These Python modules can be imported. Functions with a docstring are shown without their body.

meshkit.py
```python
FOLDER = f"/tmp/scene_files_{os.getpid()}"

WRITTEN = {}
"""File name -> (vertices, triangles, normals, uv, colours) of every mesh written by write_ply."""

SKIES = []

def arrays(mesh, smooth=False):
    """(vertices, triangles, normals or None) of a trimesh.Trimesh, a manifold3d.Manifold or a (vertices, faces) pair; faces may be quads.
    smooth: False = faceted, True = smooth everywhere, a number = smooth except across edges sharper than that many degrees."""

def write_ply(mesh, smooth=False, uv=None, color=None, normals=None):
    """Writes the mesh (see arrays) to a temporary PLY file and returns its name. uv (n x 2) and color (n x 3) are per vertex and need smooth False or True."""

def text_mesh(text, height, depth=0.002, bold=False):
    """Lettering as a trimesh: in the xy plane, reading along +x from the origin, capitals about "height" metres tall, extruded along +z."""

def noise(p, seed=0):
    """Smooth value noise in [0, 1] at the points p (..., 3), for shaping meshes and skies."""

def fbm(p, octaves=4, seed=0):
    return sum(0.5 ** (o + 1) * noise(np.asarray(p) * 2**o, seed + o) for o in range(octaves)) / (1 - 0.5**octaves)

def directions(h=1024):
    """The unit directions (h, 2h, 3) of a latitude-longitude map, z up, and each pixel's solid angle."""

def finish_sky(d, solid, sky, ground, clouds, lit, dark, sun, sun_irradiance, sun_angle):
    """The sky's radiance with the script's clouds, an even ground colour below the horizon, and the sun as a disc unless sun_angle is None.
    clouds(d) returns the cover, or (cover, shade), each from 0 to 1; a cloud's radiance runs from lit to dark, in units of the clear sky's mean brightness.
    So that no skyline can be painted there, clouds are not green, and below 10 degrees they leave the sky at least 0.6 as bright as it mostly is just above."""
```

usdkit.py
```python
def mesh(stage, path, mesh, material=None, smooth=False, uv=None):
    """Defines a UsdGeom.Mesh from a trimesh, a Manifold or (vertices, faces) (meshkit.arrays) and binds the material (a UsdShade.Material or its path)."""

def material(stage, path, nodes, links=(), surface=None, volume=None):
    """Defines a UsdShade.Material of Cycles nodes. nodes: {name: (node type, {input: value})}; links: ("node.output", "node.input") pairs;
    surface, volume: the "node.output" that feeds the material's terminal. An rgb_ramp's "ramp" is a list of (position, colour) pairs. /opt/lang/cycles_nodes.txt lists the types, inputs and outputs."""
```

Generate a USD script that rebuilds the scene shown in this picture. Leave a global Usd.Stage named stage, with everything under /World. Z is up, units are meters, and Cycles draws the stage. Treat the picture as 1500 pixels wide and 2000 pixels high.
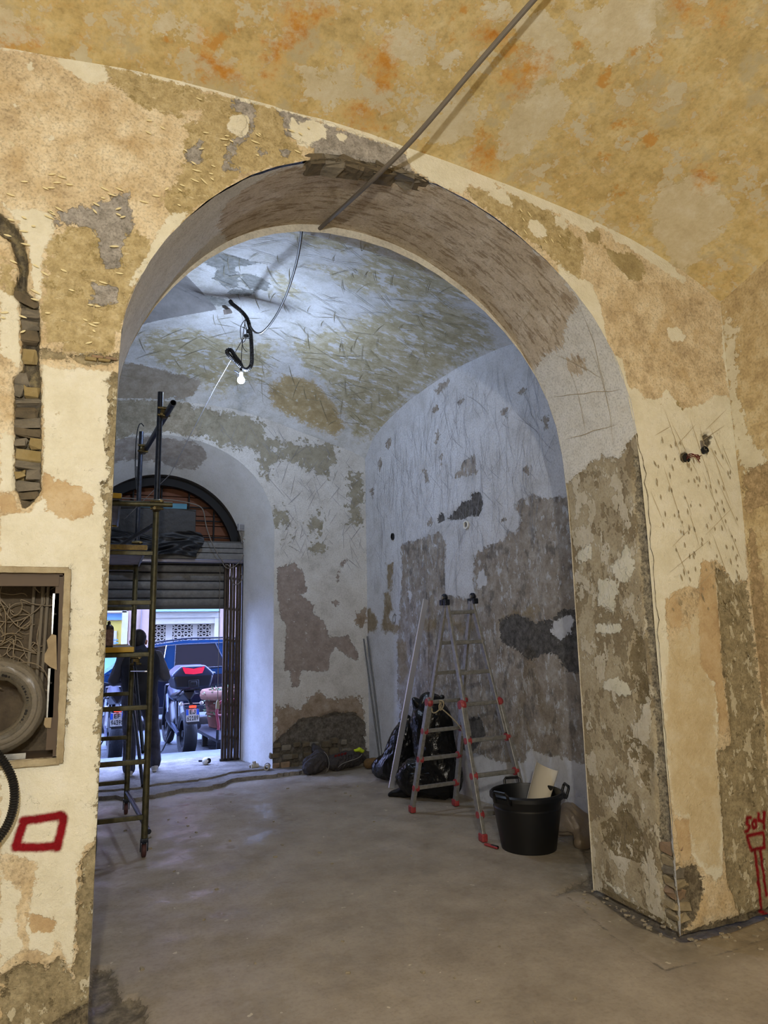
import math, random
import numpy as np, trimesh, shapely, manifold3d
import shapely.geometry as sg
from scipy.interpolate import PchipInterpolator
from scipy.spatial import Delaunay
import usdkit, meshkit
from pxr import Usd, UsdGeom, UsdShade, UsdLux, Gf, Sdf, Vt

stage = Usd.Stage.CreateInMemory()
UsdGeom.SetStageUpAxis(stage, UsdGeom.Tokens.z)
UsdGeom.SetStageMetersPerUnit(stage, 1.0)
UsdGeom.Xform.Define(stage, '/World')
UsdGeom.Scope.Define(stage, '/World/Looks')

# ---------------------------------------------------------------- camera
CAM_H, FPX, PITCH, ROLL, YAW = 1.65, 1350.0, 9.6, 1.1, 21.8
_y, _p, _r = map(math.radians, (YAW, PITCH, ROLL))
_f = np.array([math.sin(_y) * math.cos(_p), math.cos(_y) * math.cos(_p), math.sin(_p)])
_rt = np.array([math.cos(_y), -math.sin(_y), 0.0]); _up = np.cross(_rt, _f)
_rt, _up = math.cos(_r) * _rt - math.sin(_r) * _up, math.cos(_r) * _up + math.sin(_r) * _rt
cam = UsdGeom.Camera.Define(stage, '/World/camera')
cam.AddTransformOp().Set(Gf.Matrix4d(*_rt, 0, *_up, 0, *(-_f), 0, 0, 0, CAM_H, 1))
cam.CreateHorizontalApertureAttr(27.0); cam.CreateVerticalApertureAttr(36.0)
cam.CreateFocalLengthAttr(27.0 * FPX / 1500.0)
cam.CreateClippingRangeAttr(Gf.Vec2f(0.05, 500))
cam.CreateExposureAttr(0.0)

# ---------------------------------------------------------------- daylight over the street
sky = UsdLux.DomeLight.Define(stage, '/World/sky')
sky.CreateColorAttr(Gf.Vec3f(0.33, 0.46, 1.0)); sky.CreateIntensityAttr(9.5)
# lamps of the room: bare bulbs (their glass is built further down)
BULB_BACK, BULB_FRONT = (1.12, 6.5, 4.085), (-0.2, -1.1, 2.75)
GLOW_BACK, GLOW_FRONT = ((0.58, 0.72, 1.0), 1800.0), ((1.0, 0.98, 0.935), 2650.0)

# ---------------------------------------------------------------- helpers
def lin(*c):
    c = np.array(c, float) / 255.0
    return tuple(np.where(c <= 0.04045, c / 12.92, ((c + 0.055) / 1.055) ** 2.4))
_count = {}
def path_for(name, parent=None):
    base = parent if parent else '/World'
    k = (base, name); n = _count.get(k, 0); _count[k] = n + 1
    return f'{base}/{name}' + (f'_{n:03d}' if n else '')
def tag(prim, label=None, cat=None, group=None, kind=None):
    p = prim if isinstance(prim, Usd.Prim) else stage.GetPrimAtPath(str(prim))
    for k, v in (('label', label), ('category', cat), ('group', group), ('kind', kind)):
        if v: p.SetCustomDataByKey(k, v)
    return p
def thing(name, label, cat, loc=(0, 0, 0), rz=0.0, group=None, kind=None):
    pth = path_for(name); x = UsdGeom.Xform.Define(stage, pth)
    x.AddTranslateOp().Set(Gf.Vec3d(*map(float, loc))); x.AddRotateZOp().Set(float(rz))
    tag(x.GetPrim(), label, cat, group, kind)
    return pth
def copy_of(src, label, loc, rz=0.0):
    p = stage.GetPrimAtPath(src); was = p.GetCustomData()
    r = thing(p.GetName(), label, was['category'], loc, rz, was.get('group'))
    q = stage.GetPrimAtPath(r); q.GetReferences().AddInternalReference(src); q.SetInstanceable(True)
    return r
def obj(name, mesh, mat, parent=None, label=None, cat=None, group=None, kind=None, smooth=35, attrs=None):
    pth = path_for(name, parent)
    m = usdkit.mesh(stage, pth, mesh, mat, smooth=smooth)
    if attrs:
        api = UsdGeom.PrimvarsAPI(m)
        for k, v in attrs.items():
            api.CreatePrimvar(k, Sdf.ValueTypeNames.FloatArray, 'vertex').Set(Vt.FloatArray.FromNumpy(np.asarray(v, np.float32)))
    tag(m.GetPrim(), label, cat, group, kind)
    return pth
def cat(*ms): return trimesh.util.concatenate([m for m in ms if m is not None])
def tm(man):
    a = man.to_mesh(); return trimesh.Trimesh(np.array(a.vert_properties[:, :3]), np.array(a.tri_verts), process=False)
def box(sx, sy, sz, at=(0, 0, 0), rot=None):
    b = trimesh.creation.box((sx, sy, sz))
    if rot is not None: b.apply_transform(trimesh.transformations.euler_matrix(*np.radians(rot)))
    b.apply_translation(at); return b
def rbox(sx, sy, sz, r=0.004, at=(0, 0, 0), rot=None, seg=8):
    r = min(r, sx * .49, sy * .49, sz * .49)
    s = manifold3d.Manifold.sphere(r, seg)
    m = tm(manifold3d.Manifold.batch_hull([s.translate(((i * (sx / 2 - r)), j * (sy / 2 - r), k * (sz / 2 - r))) for i in (-1, 1) for j in (-1, 1) for k in (-1, 1)]))
    if rot is not None: m.apply_transform(trimesh.transformations.euler_matrix(*np.radians(rot)))
    m.apply_translation(at); return m
def tube(pts, r, seg=10, caps=True, closed=False):
    P = np.asarray(pts, float); n = len(P)
    R = np.full(n, r) if np.ndim(r) == 0 else np.asarray(r, float)
    T = np.gradient(P, axis=0) if not closed else np.roll(P, -1, 0) - np.roll(P, 1, 0)
    T /= np.maximum(np.linalg.norm(T, axis=1, keepdims=True), 1e-9)
    u = np.cross(T[0], [0, 0, 1.0]); u = u if np.linalg.norm(u) > 1e-3 else np.cross(T[0], [1.0, 0, 0]); u /= np.linalg.norm(u)
    V = []; a = np.linspace(0, 2 * np.pi, seg, endpoint=False)
    for i in range(n):
        u = u - T[i] * (u @ T[i]); u /= max(np.linalg.norm(u), 1e-9); w = np.cross(T[i], u)
        V.append(P[i] + R[i] * (np.outer(np.cos(a), u) + np.outer(np.sin(a), w)))
    V = np.concatenate(V); F = []
    for i in range(n if closed else n - 1):
        j = (i + 1) % n
        for k in range(seg):
            l = (k + 1) % seg
            F += [(i * seg + k, i * seg + l, j * seg + l), (i * seg + k, j * seg + l, j * seg + k)]
    if caps and not closed:
        V = np.vstack([V, P[0], P[-1]])
        for k in range(seg):
            l = (k + 1) % seg
            F += [(n * seg, l, k), (n * seg + 1, (n - 1) * seg + k, (n - 1) * seg + l)]
    return trimesh.Trimesh(V, F, process=False)
def smooth_path(pts, n=40):
    P = np.asarray(pts, float); s = np.r_[0, np.cumsum(np.linalg.norm(np.diff(P, axis=0), axis=1))]
    t = np.linspace(0, s[-1], n)
    from scipy.interpolate import CubicSpline
    return CubicSpline(s, P)(t)
def bar(a, b, w, h=None, up=(0, 0, 1), r=0.0):
    """A rectangular bar from a to b, w wide and h deep."""
    a, b = np.asarray(a, float), np.asarray(b, float); h = h or w
    z = b - a; L = np.linalg.norm(z); z /= L
    x = np.cross(up, z); x = x if np.linalg.norm(x) > 1e-3 else np.cross((1, 0, 0), z); x /= np.linalg.norm(x); y = np.cross(z, x)
    m = rbox(w, h, L, r) if r else trimesh.creation.box((w, h, L))
    M = np.eye(4); M[:3, 0], M[:3, 1], M[:3, 2], M[:3, 3] = x, y, z, (a + b) / 2
    m.apply_transform(M); return m
def pole(a, b, r, seg=14, r2=None):
    return tube([a, b], [r, r if r2 is None else r2], seg)
def lathe(profile, seg=40):
    return trimesh.creation.revolve(np.asarray(profile, float), sections=seg)
def prism(poly, depth, at=(0, 0, 0)):
    """Extrudes an (x, z) outline along +y from at."""
    m = trimesh.creation.extrude_polygon(sg.Polygon(poly) if not hasattr(poly, 'geom_type') else poly, depth, engine='earcut')
    v = m.vertices.copy(); m.vertices = np.c_[v[:, 0], v[:, 2], v[:, 1]]; m.invert(); m.apply_translation(at); return m
def moved(m, at=(0, 0, 0), rot=None):
    m = m.copy()
    if rot is not None: m.apply_transform(trimesh.transformations.euler_matrix(*np.radians(rot)))
    m.apply_translation(at); return m
def rough_up(m, amp, freq, seed=0):
    """Pushes vertices along their normals by noise."""
    m.merge_vertices(); n = m.vertex_normals.copy()
    m.vertices = m.vertices + n * ((meshkit.fbm(m.vertices * freq + seed * 7.3, 3, seed) - .5) * 2 * amp)[:, None]; return m
def stone(sx, sy, sz, seed, amp=.12):
    """A small rough block: a bevelled box with noise, about 48 triangles."""
    b = rbox(sx, sy, sz, min(sx, sy, sz) * .22, seg=4); rng = np.random.default_rng(seed)
    b.merge_vertices(); b.vertices = b.vertices + rng.normal(0, amp * min(sx, sy, sz), b.vertices.shape) * .5; return b

# ---------------------------------------------------------------- materials
def mat(name, colour, rough=.6, metal=0.0, noise=None, bump=None, **kw):
    """A principled material, its colour varied by noise: noise = (scale, second colour, amount); bump = (scale, height in metres)."""
    n = {'p': ('principled_bsdf', dict(base_color=colour, roughness=rough, metallic=metal, **kw))}; l = []
    if noise or bump: n['tc'] = ('texture_coordinate', {})
    if noise:
        n['n'] = ('noise_texture', dict(scale=noise[0], detail=5.0, roughness=.6)); l += [('tc.object', 'n.vector')]
        lo, hi = .5 - .2 * noise[2], .5 + .35 * (1.1 - noise[2])
        n['r'] = ('rgb_ramp', {'ramp': [(0.0, noise[1]), (max(lo - .08, .02), noise[1]), (hi, colour), (1.0, colour)]}); l += [('n.fac', 'r.fac'), ('r.color', 'p.base_color')]
    if bump:
        n['bn'] = ('noise_texture', dict(scale=bump[0], detail=4.0)); n['b'] = ('bump', dict(strength=1.0, distance=bump[1]))
        l += [('tc.object', 'bn.vector'), ('bn.fac', 'b.height'), ('b.normal', 'p.normal')]
    return usdkit.material(stage, '/World/Looks/' + name, n, l, surface='p.BSDF')
def plaster(name, base, layers, bscale=6.0, fine=(70.0, .16), rough=.92, relief=.004, extra=None):
    """Old plaster in layers. base: three colours; layers: (attribute, colours, colour scale, edge scale, edge amplitude, softness, height[, grain, cap, stretch]).
    cap holds the outline's distance down so that the noise leaves loose flecks inside it; without an attribute it flecks everywhere."""
    n = {'g': ('geometry', {}), 'bn': ('noise_texture', dict(scale=bscale, detail=6.0, roughness=.70)),
         'br': ('rgb_ramp', {'ramp': [(.0, base[0]), (.36, base[0]), (.5, base[1]), (.66, base[2]), (1., base[2])]}),
         'fn': ('noise_texture', dict(scale=fine[0], detail=2.5, roughness=.65)), 'p': ('principled_bsdf', dict(roughness=rough, specular_ior_level=.25))}
    l = [('g.position', 'bn.vector'), ('g.position', 'fn.vector'), ('bn.fac', 'br.fac')]
    n['fr'] = ('rgb_ramp', {'ramp': [(.25, (1 - fine[1] * 1.8,) * 3), (.5, (1.0,) * 3), (.75, (1 + fine[1] * .5,) * 3)]})
    n['fm'] = ('mix', dict(mix_type='multiply', fac=1.0)); l += [('fn.fac', 'fr.fac'), ('br.color', 'fm.color1'), ('fr.color', 'fm.color2')]
    colour = 'fm.color'
    n['h0'] = ('math', dict(math_type='multiply', value2=float(relief * .5))); l += [('fn.fac', 'h0.value1')]
    n['h1'] = ('math', dict(math_type='multiply_add', value2=float(relief))); l += [('bn.fac', 'h1.value1'), ('h0.value', 'h1.value3')]
    height = 'h1.value'
    for i, (attr, cols, cs, es, amp, soft, hh, *more) in enumerate(layers):
        grain, cap, stretch = list(more) + [0, None, None][len(more):]
        k = f'l{i}'
        if attr: n[k + 'a'] = ('attribute', {'attribute': attr}); src = k + 'a.fac'
        if attr and cap is not None: n[k + 'w'] = ('math', dict(math_type='multiply', value2=10.0)); n[k + 'q'] = ('math', dict(math_type='minimum', value2=float(cap))); l += [(src, k + 'w.value1'), (k + 'w.value', k + 'q.value1')]; src = k + 'q.value'
        pos = 'g.position'
        if stretch: n[k + 'v'] = ('mapping', dict(scale=stretch, location=(i * 1.7, 0, 0))); l += [('g.position', k + 'v.vector')]; pos = k + 'v.vector'
        n[k + 'e'] = ('noise_texture', dict(scale=float(es), detail=4.5, roughness=.72))
        n[k + 'm'] = ('math', dict(math_type='multiply_add', value2=float(amp * 4), value3=float(-amp * 2)))
        n[k + 's'] = ('math', dict(math_type='add', **({} if attr else {'value2': float(cap)})))
        n[k + 'f'] = ('map_range', dict(range_type='smoothstep', from_min=-float(soft), from_max=float(soft), clamp=True))
        cn = 'cn%d' % (cs > 12)   # two colour noises serve all layers
        if cn not in n: n[cn] = ('noise_texture', dict(scale=(8.0, 20.0)[cs > 12], detail=4.5, roughness=.74)); l += [('g.position', cn + '.vector')]
        n[k + 'r'] = ('rgb_ramp', {'ramp': [(.0, cols[0]), (.34, cols[0]), (.5, cols[1]), (.66, cols[-1]), (1., cols[-1])]})
        n[k + 'x'] = ('mix', dict(mix_type='mix'))
        n[k + 'h'] = ('math', dict(math_type='multiply_add', value2=float(hh)))
        top = k + 'r.color'
        if grain: n[k + 'g'] = ('mix', dict(mix_type='multiply', fac=float(grain))); l += [(top, k + 'g.color1'), ('fr.color', k + 'g.color2')]; top = k + 'g.color'
        l += [(src, k + 's.value2')] if attr else []
        l += [(pos, k + 'e.vector'), (k + 'e.fac', k + 'm.value1'), (k + 'm.value', k + 's.value1'),
              (k + 's.value', k + 'f.value'), (cn + '.fac', k + 'r.fac'), (colour, k + 'x.color1'), (top, k + 'x.color2'), (k + 'f.result', k + 'x.fac')]
        if hh: l += [(k + 'f.result', k + 'h.value1'), (height, k + 'h.value3')]; height = k + 'h.value'
        colour = k + 'x.color'
    n['b'] = ('bump', dict(strength=1.0, distance=1.0)); l += [(height, 'b.height'), ('b.normal', 'p.normal'), (colour, 'p.base_color')]
    if extra: extra(n, l, colour)
    return usdkit.material(stage, '/World/Looks/' + name, n, l, surface='p.BSDF')
def sdf(P, items, far=.3):
    """Signed distance (positive inside) from points (n, 2) to the union of outlines ('p', points) and strokes ('s', points, half width)."""
    out = np.full(len(P), -far)
    for it in items:
        q = np.array(it[1], float)
        g = sg.Polygon(q).buffer(0) if it[0] == 'p' else sg.LineString(q)
        if g.is_empty: continue
        x0, y0, x1, y1 = g.bounds
        k = np.nonzero((P[:, 0] > x0 - far) & (P[:, 0] < x1 + far) & (P[:, 1] > y0 - far) & (P[:, 1] < y1 + far))[0]
        if not len(k): continue
        pts = shapely.points(P[k]); shapely.prepare(g)
        if it[0] == 'p':
            d = shapely.distance(pts, g.boundary); d = np.where(shapely.contains_xy(g, P[k, 0], P[k, 1]), d, -d)
        else: d = it[2] - shapely.distance(pts, g)
        out[k] = np.maximum(out[k], d)
    return np.clip(out, -far, far)
def sheet(poly, step, refine=()):
    """Triangulates a shapely polygon (with holes) at about the given step: (points, triangles). refine: (x0, y0, x1, y1, step)."""
    x0, y0, x1, y1 = poly.bounds; rng = np.random.default_rng(3)
    gx, gy = np.meshgrid(np.arange(x0, x1 + step, step), np.arange(y0, y1 + step, step)); pts = np.c_[gx.ravel(), gy.ravel()]
    keep = np.ones(len(pts), bool); more = []
    for a, b, c, d, s in refine:
        keep &= ~((pts[:, 0] > a) & (pts[:, 0] < c) & (pts[:, 1] > b) & (pts[:, 1] < d))
        hx, hy = np.meshgrid(np.arange(a, c, s), np.arange(b, d, s)); more.append(np.c_[hx.ravel(), hy.ravel()])
    pts = np.vstack([pts[keep]] + more); pts += rng.uniform(-.12, .12, pts.shape) * step * (.15)
    inner = poly.buffer(-step * .35); pts = pts[shapely.contains_xy(inner, pts[:, 0], pts[:, 1])]
    edge = []
    for ring in [poly.exterior] + list(poly.interiors):
        L = ring.length; k = max(8, int(L / (step * .8)))
        edge.append(np.array([ring.interpolate(t).coords[0] for t in np.linspace(0, L, k, endpoint=False)])); edge.append(np.array(ring.coords)[:-1])
    pts = np.unique(np.round(np.vstack([pts] + edge), 5), axis=0)
    tri = Delaunay(pts).simplices; c = pts[tri].mean(1)
    tri = tri[shapely.contains_xy(poly.buffer(1e-4), c[:, 0], c[:, 1])]
    a, b, c = pts[tri[:, 0]], pts[tri[:, 1]], pts[tri[:, 2]]
    cr = (b[:, 0] - a[:, 0]) * (c[:, 1] - a[:, 1]) - (b[:, 1] - a[:, 1]) * (c[:, 0] - a[:, 0])
    tri[cr < 0] = tri[cr < 0][:, ::-1]
    return pts, tri[np.abs(cr) > 1e-9]
def ss(x, a, b):
    t = np.clip((x - a) / (b - a), 0, 1); return t * t * (3 - 2 * t)
def ribbons(segs, mapper, width=.004, lift=.0012):
    """Scored lines as thin strips. segs: polylines in (u, v); mapper(u, v) gives points and normals."""
    V, F, n = [], [], 0
    for s in segs:
        s = np.asarray(s, float); d = np.gradient(s, axis=0); d /= np.maximum(np.linalg.norm(d, axis=1, keepdims=True), 1e-9); nn = np.c_[-d[:, 1], d[:, 0]]
        w = width * .5 * np.sin(np.linspace(.25, np.pi - .25, len(s)))[:, None]
        A, na = mapper(*(s + nn * w).T); B, nb = mapper(*(s - nn * w).T)
        V += [A + na * lift, B + nb * lift]; k = len(s)
        for i in range(k - 1): F += [(n + i, n + i + 1, n + k + i + 1), (n + i, n + k + i + 1, n + k + i)]
        n += 2 * k
    return trimesh.Trimesh(np.vstack(V), np.array(F), process=False)
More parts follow.
